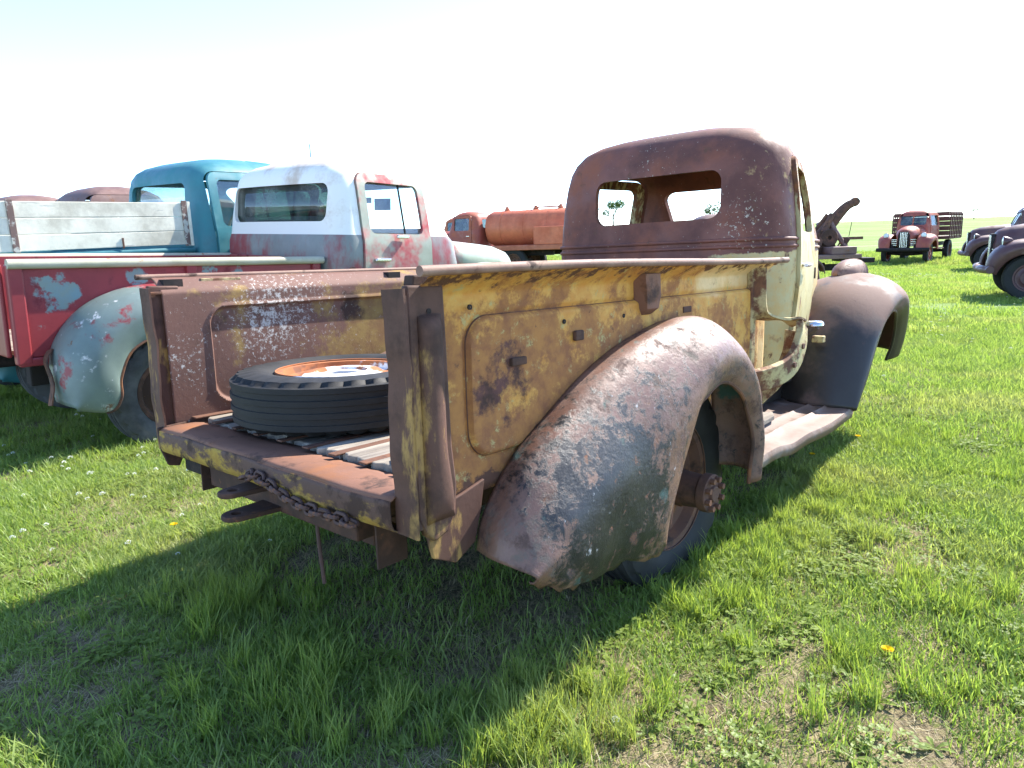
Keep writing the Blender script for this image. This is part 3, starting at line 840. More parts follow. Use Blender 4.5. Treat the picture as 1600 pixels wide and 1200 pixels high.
# axle and wheels
Up().tube([(1.22, .06, -.81), (1.22, .5, -.81), (1.22, .66, -.81), (1.22, .775, -.81), (1.22, .89, -.81), (1.22, 1.05, -.81), (1.22, 1.49, -.81)], [.045, .045, .09, .13, .09, .045, .045], 14).build('rear_axle', 'rust_dark', T)
def tw(c, s, **k):
    o = wheel(T, c, .385, .228, .17, s, 'rust', **k)
    o.location = (0, 0, ZB)
tw((1.22, .13, -.81), -1, hub=(.20, .062), nuts=6, nut_r=.115, flat=-1.15, dish=.02)
tw((1.22, 1.465, -.81), 1, hub=(.17, .062), nuts=6, nut_r=.115, flat=-1.13, dish=.02)
Up().tube([(3.55, .2, -.84), (3.55, .5, -.86), (3.55, 1.05, -.86), (3.55, 1.35, -.84)], .03, 10).build('front_axle', 'rust_dark', T)
for y in (.20, 1.35):
    Up().rev([(.001, -.05), (.05, -.05), (.06, -.03), (.15, -.03), (.15, .05), (.001, .05)], (3.55, y, -.84), 'y', 24).build('brake_drum', 'rust_dark', T, 40)
bl = Up().box(3.42, 3.68, .55, 1.0, -1.16, -.892).build('timber_block', 'wood', None, 0, .01)
bl.matrix_world = TM @ Matrix.Translation((0, 0, ZB))
tag(bl, 'weathered timber block propping up the bare front axle of the yellow pickup', 'block')
# running boards
for left in (0, 1):
    rows = []
    for x in np.linspace(1.56, 2.87, 44):
        dn = .010 * math.sin((x - 1.6) * 5.2) * (x - 1.55) - .02 * math.exp(-((x - 2.05) / .12) ** 2)
        wob = .007 * math.sin(x * 7.3) - .02
        yy = [(-.045 + wob, -.835 + dn), (-.052 + wob, -.80 + dn), (-.045 + wob, -.786 + dn), (-.02, -.780 + dn * .9), (.04, -.779 + dn * .6), (.055, -.770 + dn * .5), (.07, -.779 + dn * .5), (.12, -.776), (.135, -.768), (.15, -.776), (.24, -.772), (.30, -.760)]
        rows.append([(x, (1.55 - a) if left else a, b) for a, b in yy])
    Up().grid(rows).build('running_board', 'board', T, 45, 0, .004, 0)
    Up().prism([(1.66, -.77), (2.86, -.77), (2.86, -.60), (1.9, -.60), (1.66, -.66)], 'y', 1.245 if left else .301, 1.249 if left else .305).build('splash_apron', 'fender_f', T, 0, .002)
# a split board left lying on the running board
bo = Up().prism([(1.66, .10), (1.72, .075), (2.26, .11), (2.34, .15), (2.30, .20), (1.70, .19)], 'z', -.757, -.735)
o = bo.build('weathered_board', 'wood', None, 0, .004)
o.matrix_world = TM @ Matrix.Translation((0, 0, ZB))
tag(o, 'split grey board lying on the rusty running board behind the cab door', 'board')

# cab
Y0 = .80
LV = [(-.66, .60, .42, 2.34, 3.36), (-.60, .63, .44, 2.31, 3.38), (-.45, .69, .46, 2.28, 3.40), (-.25, .72, .475, 2.27, 3.41), (-.1, .735, .48, 2.268, 3.41), (.045, .735, .48, 2.27, 3.40),
      (.108, .732, .477, 2.273, 3.39), (.2, .728, .475, 2.275, 3.32), (.32, .718, .468, 2.28, 3.25), (.42, .705, .458, 2.288, 3.19), (.50, .688, .448, 2.30, 3.15), (.555, .664, .43, 2.318, 3.12), (.60, .628, .41, 2.348, 3.09), (.635, .575, .37, 2.395, 3.05), (.660, .50, .32, 2.46, 3.0), (.680, .40, .25, 2.54, 2.94), (.694, .28, .17, 2.63, 2.87), (.702, .14, .09, 2.70, 2.80)]
cab_mb = cab_shell(LV, Y0, .20, .12, .05)
cab_ = cab_mb.build('cab', 'cab', T, 40, 0, .028, -1)
DX0, DX1 = 2.50, 3.02
cuts = [MB().prism(rrect(.40, 1.125, .205, .435, .06), 'x', 2.1, 2.6),
        MB().prism(rrect(.35, 1.23, .15, .44, .06), 'x', 3.04, 3.6),
        MB().prism(rrect(DX0 - .006, DX1 + .006, -.606, .506, .10, 6, .06), 'y', -.5, .50), MB().prism(rrect(DX0 - .006, DX1 + .006, -.606, .506, .10, 6, .06), 'y', 1.05, 2.2)]
carve(cab_, cuts, 'DIFFERENCE', 40)
cab_.location = (0, 0, ZB)
for s in (-1, 1):
    d = make_door(T, LV, Y0, s, DX0, DX1, -.60, .50, 'door', (DX0 + .055, DX1 - .06, .135, .45), .10, .002, .06, .028)
    d.location = (0, 0, ZB)
    yh = lambda x, z: side_y(LV, Y0, s, x, z)
    MB().tube([(2.56, yh(2.56, -.03) + s * .005, -.03), (2.56, yh(2.56, -.03) + s * .04, -.03)], .008, 8).build('handle_stem', 'chrome', d)
    MB().tube([(2.53, yh(2.55, -.03) + s * .042, -.03), (2.58, yh(2.58, -.03) + s * .045, -.03), (2.66, yh(2.66, -.03) + s * .045, -.032)], [.010, .011, .007], 8).build('door_handle', 'chrome', d)
    for z in (-.42, -.08):
        MB().tube([(DX1 + .01, yh(DX1, z) + s * .012, z - .03), (DX1 + .01, yh(DX1, z) + s * .012, z + .03)], .010, 8).build('door_hinge', 'rust', d)
    # inner window rails of the door
    MB().box(DX0 + .06, DX1 - .08, min(yh(2.9, .13) - s * .03, yh(2.9, .13) - s * .045), max(yh(2.9, .13) - s * .03, yh(2.9, .13) - s * .045), .09, .14).build('window_rail', 'door', d, 0, .003)
for zb_ in (.065, .098):
    rg_ = [Vector(p) for p in ring(2.267, 3.40, .7345, .481, .20, .12, Y0, zb_, .05)]
    n_ = len(rg_)
    mb_ = MB()
    vs_ = []
    for i_, p in enumerate(rg_):
        t_ = (rg_[(i_ + 1) % n_] - rg_[i_ - 1]).normalized(); nn = Vector((t_.y, -t_.x, 0))
        for a_ in range(6):
            q_ = a_ * math.pi / 5
            vs_.append(p + nn * (.008 * math.sin(q_) - .001) + Vector((0, 0, .009 * math.cos(q_))))
    mb_.add(vs_, [(i_ * 6 + k_, i_ * 6 + k_ + 1, ((i_ + 1) % n_) * 6 + k_ + 1, ((i_ + 1) % n_) * 6 + k_) for i_ in range(n_) for k_ in range(5)])
    o = mb_.build('belt_moulding', 'cab', T, 60); o.location = (0, 0, ZB)
Up().box(2.36, 3.3, .25, 1.30, -.66, -.65).build('cab_floor', 'dark', T, 0)
Up().box(3.30, 3.32, .36, 1.19, -.66, .06).build('firewall', 'dark', T, 0)
Up().box(2.40, 2.86, .26, 1.29, -.42, -.26).build('seat_cushion', 'dark', T, 0, .03)
Up().box(2.38, 2.50, .26, 1.29, -.26, .06).build('seat_back', 'dark', T, 0, .03)
Up().box(3.12, 3.30, .36, 1.19, .02, .10).build('dashboard', 'cream', T, 0, .03)
# fuel filler on the cab side
Up().tube([(2.50, .135, -.42), (2.505, .09, -.375), (2.51, .045, -.335), (2.512, .03, -.318)], [.03, .03, .03, .032], 16).build('filler_neck', 'fender_f', T, 50)
Up().rev([(.001, .014), (.034, .012), (.042, .006), (.044, -.008), (.040, -.012)], (2.513, .028, -.312), 'z', 24).build('filler_cap', 'chrome', T, 50)
Up().box(2.86, 2.90, .10, .16, -.445, -.41).build('step_block', 'cream', T, 0, .004)

# front fenders, headlamp pods, hood
A = [(2.84, -.775), (2.875, -.66), (2.94, -.52), (3.05, -.36), (3.20, -.235), (3.38, -.165), (3.58, -.14), (3.78, -.16), (3.96, -.23), (4.10, -.35), (4.17, -.50), (4.18, -.62)]
C = [(2.87, -.80), (2.93, -.765), (3.0, -.70), (3.075, -.60), (3.16, -.48), (3.27, -.385), (3.42, -.325), (3.58, -.315), (3.74, -.36), (3.85, -.45), (3.91, -.56), (3.93, -.66)]
yc = [-.045, -.05, -.055, -.06, -.065, -.07, -.07, -.055, -.03, .0, .03, .06]
ya = [.33, .34, .36, .38, .39, .40, .40, .41, .42, .43, .44, .45]
P = fender_loft(A, C, ya, yc, -.035, 60, 24, .055, .003, .42, .42)
for left in (0, 1):
    Q = P.copy()
    if left: Q[..., 1] = 1.55 - Q[..., 1]
    f_ = Up().grid((Q[:, ::-1] if left else Q).tolist()).build('front_fender', 'fender_f', T, 60, 0, .005, 0)
    Up().tube([tuple(p) for p in Q[5:, -1]], .009, 8).build('fender_lip', 'fender_f', f_)
    yy = 1.55 - .22 if left else .22
    prof = [(.001, -.20), (.035, -.17), (.07, -.10), (.088, 0), (.086, .07), (.092, .08), (.08, .09), (.001, .10)]
    hl = Up().rev([(r, t) for r, t in prof], (3.62, yy, -.10), 'x', 24).build('headlamp_pod', 'rail', T, 50)
    MB().rev([(.001, .115), (.05, .11), (.078, .092)], (3.62, yy, -.10), 'x', 24).build('headlamp_lens', 'lamp', hl, 60)
rows = []
for x, w_, zt in ((3.36, .455, .075), (3.6, .40, .06), (3.9, .33, .03), (4.15, .26, -.02), (4.28, .20, -.08)):
    rows.append([(x, Y0 + w_ * math.sin(a), zt - .42 * (1 - math.cos(a)) if abs(a) <= 1.2 else zt - .62) for a in np.linspace(-1.45, 1.45, 21)])
Up().grid(rows).build('hood', 'cab', T, 50, 0, .004, -1)
gr = Up().prism([(.62, -.62), (.93, -.62), (.97, -.30), (.93, -.08), (.62, -.08), (.58, -.30)], 'x', 4.24, 4.27).build('grille', 'rust_dark', T, 0, .006)
for k in range(9):
    z = -.56 + k * .055
    MB().box(4.27, 4.285, .63, .92, z, z + .016).build('grille_bar', 'chrome', gr, 0, .002)
Up().tube([(4.33, .32, -.60), (4.38, .5, -.60), (4.40, .775, -.60), (4.38, 1.05, -.60), (4.33, 1.23, -.60)], .05, 10).build('front_bumper', 'fender_f', T, 60)

# spare wheel lying on the planks
sp = empty('spare_wheel', 'loose spare tyre on a white and orange rim lying flat on the bed planks', 'spare wheel', mat=TM)
SPC = (.435, .975, -.515 + .093)
s_ = tyre_mesh(SPC, .378, .215, .178, 'z', 96, True).build('tyre', 'rubber', sp, 40); s_.location = (0, 0, ZB)
rm = MB().rev([(.230, .086), (.232, .078), (.210, .076), (.204, .055), (.190, .048), (.160, .050), (.135, .068), (.095, .070), (.090, .060), (.062, .060), (.060, .02)], SPC, 'z', 48).build('rim', 'rim_orange', sp, 40, 0, .004); rm.location = (0, 0, ZB)
MB().rev([(.058, -.08), (.228, -.08)], SPC, 'z', 40).build('rim_back', 'rust_dark', rm, 0)

# ------------------------------------------------------------------ 1950s pickups (stepside and teal one)
def fifties(root, xc, xd, hw, mats, rear_hw, ry, xr, zr, glass_rear, inner='dark', dl=.86):
    """x forward, origin under the rear axle; cab back at xc, door from xd"""
    cm, dm, hm, bm_, fm, rm_ = mats
    k = hw / .82
    f0 = xc + .56 + dl
    LVL = [(.55, .76 * k, .76 * k, xc + .03, f0 + .05), (.8, .80 * k, .79 * k, xc, f0 + .05), (1.1, .82 * k, .80 * k, xc - .01, f0 + .04), (1.28, .82 * k, .79 * k, xc, f0), (1.34, .805 * k, .77 * k, xc + .015, f0 - .05),
           (1.5, .78 * k, .74 * k, xc + .025, f0 - .16), (1.68, .75 * k, .70 * k, xc + .045, f0 - .28), (1.78, .725 * k, .67 * k, xc + .065, f0 - .34), (1.84, .68 * k, .63 * k, xc + .10, f0 - .37), (1.885, .61 * k, .56 * k, xc + .16, f0 - .41), (1.92, .50 * k, .45 * k, xc + .26, f0 - .47), (1.942, .36 * k, .32 * k, xc + .38, f0 - .56), (1.955, .18 * k, .15 * k, xc + .52, f0 - .68)]
    c = cab_shell(LVL, 0, .15, .14, .05).build('cab', cm, root, 40, 0, .03, -1)
    x1 = xd + dl
    carve(c, [MB().prism(rrect(-rear_hw, rear_hw, 1.43, 1.715, .07), 'x', xc - .3, xc + .35),
              MB().prism(rrect(-.69 * k, .69 * k, 1.40, 1.74, .08), 'x', f0 - .45, f0 + .3),
              MB().prism(rrect(xd - .007, x1 + .007, .60, 1.807, .09, 6, .06), 'y', -1.4, -.3), MB().prism(rrect(xd - .007, x1 + .007, .60, 1.807, .09, 6, .06), 'y', .3, 1.4)])
    for s in (-1, 1):
        d = make_door(root, LVL, 0, s, xd, x1, .607, 1.80, dm, (xd + .075, x1 - .075, 1.345, 1.735), .085, .003, .06, .03)
        yy = lambda x, z: side_y(LVL, 0, s, x, z)
        def pane(xa, xb, nm):
            P = [[(x, yy(x, z) - s * .012, z) for z in (1.35, 1.735)] for x in (xa, xb)]
            MB().grid(P).build(nm, 'glass', d, 0, 0, .004, 0)
        pane(xd + .075, xd + dl * .63, 'window_pane'); pane(xd + dl * .65, x1 - .075, 'vent_pane')
        MB().tube([(xd + dl * .64, yy(xd + dl * .64, 1.34) - s * .01, 1.34), (xd + dl * .64, yy(xd + dl * .64, 1.74) - s * .01, 1.74)], .009, 6).build('vent_bar', 'dark', d)
        MB().box(xd + .09, xd + .24, min(yy(xd + .1, 1.15) + s * .02, yy(xd + .1, 1.15) + s * .045), max(yy(xd + .1, 1.15) + s * .02, yy(xd + .1, 1.15) + s * .045), 1.13, 1.155).build('door_handle', 'chrome', d, 0, .008)
        MB().tube([(xd + .1, yy(xd + .1, 1.14) - s * .02, 1.142), (xd + .1, yy(xd + .1, 1.14) + s * .03, 1.142)], .014, 8).build('lock_button', 'chrome', d)
        # front fender
        A_ = [(xc + 1.38, .55), (xc + 1.42, .8), (xc + 1.46, 1.0), (xc + 1.65, 1.075), (xc + 1.9, 1.07), (xc + 2.15, 1.03), (xc + 2.32, .95), (xc + 2.40, .80), (xc + 2.40, .6), (xc + 2.37, .45)]
        C_ = [(xc + 1.39, .40), (xc + 1.42, .46), (xc + 1.47, .62), (xc + 1.56, .76), (xc + 1.75, .86), (xc + 1.95, .86), (xc + 2.12, .76), (xc + 2.22, .62), (xc + 2.26, .5), (xc + 2.28, .42)]
        P = fender_loft(A_, C_, .56 * k, .90 * k, .02, 44, 16, .03, 0, .4, .35)
        if s < 0: P[..., 1] *= -1
        MB().grid((P[:, ::-1] if s < 0 else P).tolist()).build('front_fender', hm, root, 60, 0, .006, 0)
        wheel(root, (xc + 1.85, s * .74, .36), .36, .205, .17, s, rm_, flat=None, detail=False, nuts=0)
        wheel(root, (0, s * .80, .355), .36, .205, .17, s, 'rust_dark', 'rubber_grey', nuts=5, nut_r=.07)
        MB().rev([(.001, .02), (.085, .01), (.10, 0), (.10, -.05)], (xc + 2.38, s * .66 * k, .86), 'x', 20).build('headlamp', 'lamp', root, 50)
        MB().box(xc - .05, xc + 1.42, min(s * .70, s * .90 * k), max(s * .70, s * .90 * k), .44, .47).build('running_board', bm_, root, 0, .01)
    # glass, interior, hood
    MB().grid([[(xc + .035 - .03 * (1 - (y / rear_hw) ** 2) + (z - 1.43) * .08, y, z) for z in (1.42, 1.57, 1.725)] for y in np.linspace(-rear_hw - .01, rear_hw + .01, 9)]).build('rear_window', glass_rear, root, 60, 0, .004, 0)
    MB().prism(rrect(-rear_hw - .015, rear_hw + .015, 1.415, 1.73, .08), 'x', xc + .0, xc + .03)
    MB().box(xc + .10, xc + .24, -.70 * k, .70 * k, .75, 1.30).build('seat_back', inner, root, 0, .04)
    MB().box(xc + .10, xc + .70, -.70 * k, .70 * k, .60, .80).build('seat_cushion', inner, root, 0, .04)
    MB().box(f0 - .30, f0 - .02, -.72 * k, .72 * k, 1.12, 1.32).build('dashboard', cm, root, 0, .04)
    MB().box(xc + .05, f0, -.74 * k, .74 * k, .55, .565).build('cab_floor', 'dark', root, 0)
    st = MB().tube([(xc + .98 + .055 * math.cos(a), .34 + .19 * math.sin(a), 1.33 + .175 * math.cos(a)) for a in np.linspace(0, 2 * math.pi, 33)], .012, 8, False).build('steering_wheel', 'dark' if inner == 'dark' else 'st_rail', root)
    for a in (0, 2.1, 4.2):
        MB().tube([(xc + 1.0, .34, 1.32), (xc + .98 + .055 * math.cos(a), .34 + .19 * math.sin(a), 1.33 + .175 * math.cos(a))], .008, 6).build('spoke', 'dark', st)
    MB().tube([(xc + 1.0, .34, 1.32), (xc + 1.3, .34, .95)], .02, 8).build('steering_column', 'dark', root)
    rows = []
    for x, w_, zt in ((f0 - .03, .72 * k, 1.325), (f0 + .25, .69 * k, 1.315), (xc + 2.02, .64 * k, 1.28), (xc + 2.27, .60 * k, 1.22), (xc + 2.38, .56 * k, 1.12), (xc + 2.41, .52 * k, .95)):
        rows.append([(x, w_ * t, zt - .05 * abs(t) ** 2 - .17 * max(0, (abs(t) - .86) / .14) ** 1.5) for t in np.linspace(-1, 1, 25)])
    hood = MB().grid(rows).build('hood', hm, root, 40, 0, .006, -1)
    for s in (-1, 1):
        MB().prism([(f0 - .03, .95), (xc + 2.02, .95), (xc + 2.39, .90), (xc + 2.39, 1.0), (xc + 2.02, 1.07), (f0 - .03, 1.12)], 'y', s * .66 * k, s * .655 * k).build('hood_side', hm, hood, 0)
    MB().box(xc + 2.35, xc + 2.39, -.5 * k, .5 * k, .55, .95).build('grille', 'white', root, 0, .02)
    MB().box(xc + 2.50, xc + 2.57, -.92 * k, .92 * k, .46, .60).build('front_bumper', 'white', root, 0, .03)
    # bed
    for s in (-1, 1):
        b0, b1 = s * (ry - .065), s * (ry - .045)
        MB().box(xr, xc - .06, min(b0, b1), max(b0, b1), .62, zr - .02).build('bed_side', bm_, root, 0, .004)
        MB().tube([(xr - .01, s * (ry - .03), zr - .028), (xc - .05, s * (ry - .03), zr - .028)], .028, 12).build('bed_rail', rm_ if rm_ == 'st_rail' else bm_, root, 60)
        MB().box(xr - .012, xr + .065, min(s * (ry - .09), s * (ry - .028)), max(s * (ry - .09), s * (ry - .028)), .58, zr - .03).build('corner_post', bm_, root, 0, .01)
        for x in (xr + .98, xc - .14):
            MB().box(x, x + .07, min(s * (ry - .06), s * (ry - .022)), max(s * (ry - .06), s * (ry - .022)), .66, zr - .05).build('stake_pocket', bm_, root, 0, .01)
        MB().box(xr, xc - .06, min(s * (ry - .075), s * (ry - .03)), max(s * (ry - .075), s * (ry - .03)), .57, .618).build('bed_sill', bm_, root, 0, .008)
        A_ = [(-.58, .36), (-.60, .52), (-.56, .70), (-.42, .87), (-.22, .97), (0, 1.0), (.22, .97), (.42, .87), (.54, .70), (.60, .50), (.62, .40)]
        C_ = [(-.56, .33), (-.40, .30), (-.34, .38), (-.33, .50), (-.24, .66), (0, .74), (.24, .68), (.37, .54), (.45, .42), (.50, .36), (.54, .34)]
        P = fender_loft(A_, C_, ry - .06, [.90, .93, .95, .95, .95, .95, .95, .95, .95, .93, .90], .02, 60, 20, .02, 0, .38, .35)
        if s < 0: P[..., 1] *= -1
        f_ = MB().grid((P[:, ::-1] if s < 0 else P).tolist()).build('rear_fender', fm, root, 60, 0, .006, 0)
        MB().tube([tuple(p) for p in P[5:-4, -1]], .010, 6).build('fender_lip', 'rust', f_)
    MB().box(xr + .02, xc - .06, -ry + .066, ry - .066, .62, .645).build('bed_floor', 'wood', root, 0)
    MB().box(xr - .04, xr - .014, -ry + .095, ry - .095, .62, zr - .03).build('tailgate', bm_, root, 0, .01)
    MB().box(xc - .08, xc - .061, -ry + .066, ry - .066, .62, zr - .01).build('bed_front_panel', bm_, root, 0, .01)
    for s in (-1, 1):
        MB().box(xr + .1, xc + 2.3, s * .42 - .04, s * .42 + .04, .42, .54).build('frame_rail', 'dark', root, 0, .008)
    MB().tube([(0, -.7, .355), (0, -.12, .355), (0, 0, .355), (0, .12, .355), (0, .7, .355)], [.045, .05, .13, .05, .045], 12).build('rear_axle', 'dark', root)
    return LVL

def place(x, y, yaw, scale, px_, py_, dz=0):
    c, s = math.cos(R(yaw)), math.sin(R(yaw))
    X = Vector((c, s, px_)).normalized(); Yv = Vector((-s, c, py_)); Z = X.cross(Yv).normalized(); Yv = Z.cross(X)
    m = Matrix(((X.x, Yv.x, Z.x, x), (X.y, Yv.y, Z.y, y), (X.z, Yv.z, Z.z, tz(x, y) + dz), (0, 0, 0, 1)))
    return m @ Matrix.Diagonal((scale, scale, scale, 1))

st = empty('stepside_pickup', 'stepside pickup with red and grey bed, white cab roof and pale green hood', 'pickup truck', mat=place(-3.16, 5.585, 49.91, 1.13, -.033, .034))
LS = fifties(st, 1.34, 1.545, .85, ('st_cab', 'st_door', 'st_hood', 'st_box', 'st_fender', 'st_rail'), .655, .697, -.741, 1.17, 'glass_dark', 'dark', .72)
# fuel cap, hood emblem, vents, aerial, mirror, bumper bracket
yf = -side_y(LS, 0, 1, 1.46, 1.02)
MB().rev([(.001, -.035), (.04, -.03), (.05, -.012), (.05, 0)], (1.46, yf, 1.02), 'y', 20).build('fuel_cap', 'chrome', st, 50)
MB().rev([(.001, -.004), (.07, -.004), (.072, .004)], (1.44, yf, 1.02), 'y', 20).build('filler_recess', 'rust', st, 50)
MB().box(2.88, 3.08, -.565, -.548, 1.075, 1.105).build('hood_emblem_bar', 'chrome', st, 0, .004)
MB().prism([(3.06, 1.10), (3.09, 1.17), (3.125, 1.10), (3.16, 1.09), (3.13, 1.07), (3.12, 1.03), (3.085, 1.065)], 'y', -.565, -.548).build('hood_emblem_star', 'chrome', st, 0, .003)
for k in range(4):
    MB().box(2.74, 2.80, -.695, -.684, 1.005 + k * .03, 1.015 + k * .03).build('cowl_vent', 'dark', st, 0)
MB().tube([(1.55, -.2, 1.94), (1.545, -.2, 2.04)], .004, 6).build('aerial', 'dark', st)
MB().obox((2.20, -.30, 1.60), (.012, .17, .10), Matrix.Rotation(R(12), 3, 'Z')).build('sun_visor', 'dark', st, 0)
MB().box(2.26, 2.28, -.06, .06, 1.62, 1.67).build('rear_view_mirror', 'dark', st, 0, .004)
MB().box(1.86, 1.98, -.885, -.86, 1.31, 1.335).build('mirror_bracket', 'chrome', st, 0, .006)
MB().strap(catmull([(-.60, -.70, .66), (-.64, -.74, .60), (-.63, -.78, .48), (-.66, -.80, .36)], 10), .05, .008, (0, 1, 0)).build('bumper_bracket', 'rust', st, 40)

te = empty('flatrack_pickup', 'teal pickup with a rack of flaking white boards along its bed', 'pickup truck', mat=place(-4.643, 7.061, 50.74, 1.203, .010, .025))
fifties(te, 1.088, 1.20, .78, ('teal',) * 6, .50, .693, -1.15, 1.185, 'glass', 'teal')
for s in (-1, 1):
    for k in range(3):
        z0 = 1.195 + k * .118
        pl = MB().prism([(-2.1, z0 + .002), (1.0, z0 + .002), (1.005, z0 + .114), (-2.1, z0 + .115)], 'y', s * .665, s * .688).build('rack_board', 'whitewood', te, 0, .004)
        pl.rotation_euler = (0, R(.25 * (k - 1)), 0)
    for x in (.955, -.30, -1.5):
        MB().box(x, x + .045, min(s * .69, s * .70), max(s * .69, s * .70), 1.19, 1.56).build('rack_stake', 'plank_iron', te, 0, .003)
    MB().box(1.002, 1.03, min(s * .66, s * .70), max(s * .66, s * .70), 1.19, 1.55).build('rack_end_stake', 'whitewood', te, 0, .003)
    MB().box(.45, .462, min(s * .689, s * .696), max(s * .689, s * .696), 1.19, 1.27).build('rack_clip', 'rust', te, 0)

# ------------------------------------------------------------------ 1940s trucks further off
def old_truck(name, label, loc, yaw, scale, paint, bed, glass='glass_far', group=None, dz=0, hoodp=None, detail=True, wb=3.6):
    x, y = loc
    root = empty(name, label, 'truck', mat=place(x, y, yaw, scale, 0, 0, dz), group=group)
    hoodp = hoodp or paint
    LVL = [(.75, .72, .52, 1.35, 2.50), (1.0, .76, .56, 1.30, 2.52), (1.3, .78, .56, 1.29, 2.50), (1.45, .78, .56, 1.30, 2.46), (1.7, .745, .54, 1.33, 2.36), (1.88, .71, .52, 1.36, 2.28), (1.96, .66, .48, 1.41, 2.23), (2.02, .58, .41, 1.49, 2.16), (2.06, .46, .32, 1.6, 2.08), (2.085, .3, .2, 1.73, 1.98), (2.09, .14, .1, 1.82, 1.9)]
    c = cab_shell(LVL, 0, .22, .14, .05).build('cab', paint, root, 40, 0, .03, -1)
    carve(c, [MB().prism(rrect(-.36, .36, 1.55, 1.82, .07), 'x', 1.1, 1.5), MB().prism(rrect(-.46, -.02, 1.50, 1.86, .06), 'x', 2.1, 2.7), MB().prism(rrect(.02, .46, 1.50, 1.86, .06), 'x', 2.1, 2.7),
              MB().prism(rrect(1.52, 2.31, .80, 1.96, .12, 6, .05), 'y', -1.2, -.3), MB().prism(rrect(1.52, 2.31, .80, 1.96, .12, 6, .05), 'y', .3, 1.2)])
    for s in (-1, 1):
        d = make_door(root, LVL, 0, s, 1.527, 2.303, .807, 1.953, paint, (1.61, 2.22, 1.47, 1.86), .11, .003, .05)
        yy = lambda x, z: side_y(LVL, 0, s, x, z)
        MB().grid([[(x, yy(x, z) - s * .015, z) for z in (1.47, 1.86)] for x in (1.61, 2.22)]).build('window_pane', glass, d, 0, 0, .004, 0)
        MB().box(1.58, 1.70, min(s * .79, s * .76), max(s * .79, s * .76), 1.28, 1.30).build('door_handle', 'chrome', d, 0, .005)
        MB().grid([[(2.44 - (z - 1.5) * .42 + .02 * (1 - (abs(yv) / .5) ** 2), yv, z) for z in (1.50, 1.86)] for yv in (s * .02, s * .24, s * .46)]).build('windscreen_pane', glass, root, 0, 0, .004, 0)
        A_ = [(2.15, .62), (2.28, .74), (2.45, .92), (2.65, 1.06), (2.9, 1.13), (3.15, 1.14), (3.4, 1.10), (3.6, 1.0), (3.72, .84), (3.76, .66), (3.74, .52)]
        C_ = [(2.30, .55), (2.50, .57), (2.62, .66), (2.72, .78), (2.88, .87), (3.08, .90), (3.28, .86), (3.45, .76), (3.55, .64), (3.60, .54), (3.62, .48)]
        P = fender_loft(A_, C_, .46, [.90, .92, .94, .95, .96, .96, .95, .92, .88, .85, .82], .02, 44, 16, .04, 0, .4, .35)
        if s < 0: P[..., 1] *= -1
        MB().grid((P[:, ::-1] if s < 0 else P).tolist()).build('front_fender', paint, root, 60, 0, .006, 0)
        hl = MB().rev([(.001, -.16), (.06, -.12), (.10, -.02), (.105, .02), (.10, .03)], (3.52, s * .66, 1.12), 'x', 20).build('headlamp', paint, root, 50)
        MB().rev([(.001, .045), (.06, .038), (.095, .028)], (3.52, s * .66, 1.12), 'x', 20).build('headlamp_lens', 'lamp', hl, 60)
        wheel(root, (3.08, s * .74, .42), .43, .26, .18, s, paint if detail else 'rust', detail=False, nuts=0, dish=.04)
        wheel(root, (0, s * .80, .43), .44, .26, .20, s, 'rust', detail=False, nuts=0, dish=-.05)
        MB().box(1.25, 2.45, min(s * .68, s * .92), max(s * .68, s * .92), .55, .59).build('running_board', paint, root, 0, .01)
        MB().box(-1.2, 3.7, s * .40 - .04, s * .40 + .04, .62, .78).build('frame_rail', 'dark', root, 0, .008)
    rows = []
    for x_, w_, zt in ((2.44, .54, 1.50), (2.7, .47, 1.49), (3.1, .40, 1.46), (3.4, .34, 1.41), (3.58, .28, 1.34), (3.66, .22, 1.25)):
        rows.append([(x_, w_ * math.sin(a) ** 1 if abs(a) < 1.5 else w_ * math.copysign(1, a), zt - .30 * (1 - math.cos(a)) - (.28 if abs(a) > 1.45 else 0)) for a in np.linspace(-1.55, 1.55, 21)])
    MB().grid(rows).build('hood', hoodp, root, 50, 0, .006, -1)
    gp = MB().prism([(-.13, .62), (.13, .62), (.22, .85), (.20, 1.15), (.14, 1.27), (-.14, 1.27), (-.20, 1.15), (-.22, .85)], 'x', 3.62, 3.69).build('grille', 'dark', root, 0, .01)
    for k in range(5):
        MB().box(3.69, 3.705, -.11 + k * .055 - .012, -.11 + k * .055 + .012, .66, 1.24).build('grille_bar', 'chrome', gp, 0, .003)
    for s in (-1, 1):
        for k in range(4):
            MB().box(3.66, 3.675, min(s * .24, s * .42), max(s * .24, s * .42), .74 + k * .07, .765 + k * .07).build('grille_bar', 'chrome', gp, 0, .003)
    MB().tube([(3.74, -.92, .58), (3.84, -.6, .58), (3.86, 0, .58), (3.84, .6, .58), (3.74, .92, .58)], .075, 10).build('front_bumper', paint if bed != 'stake' else 'dark', root, 60)
    for z, x_ in ((.43, 0), (.42, 3.08)):
        MB().tube([(x_, -.7, z), (x_, 0, z), (x_, .7, z)], [.05, .10, .05], 10).build('axle', 'dark', root)
    MB().box(1.4, 2.5, -.7, .7, .74, .76).build('cab_floor', 'dark', root, 0)
    MB().box(1.42, 1.60, -.66, .66, .95, 1.48).build('seat_back', 'dark', root, 0, .04)
    MB().box(2.20, 2.42, -.5, .5, 1.30, 1.48).build('dashboard', 'dark', root, 0, .04)
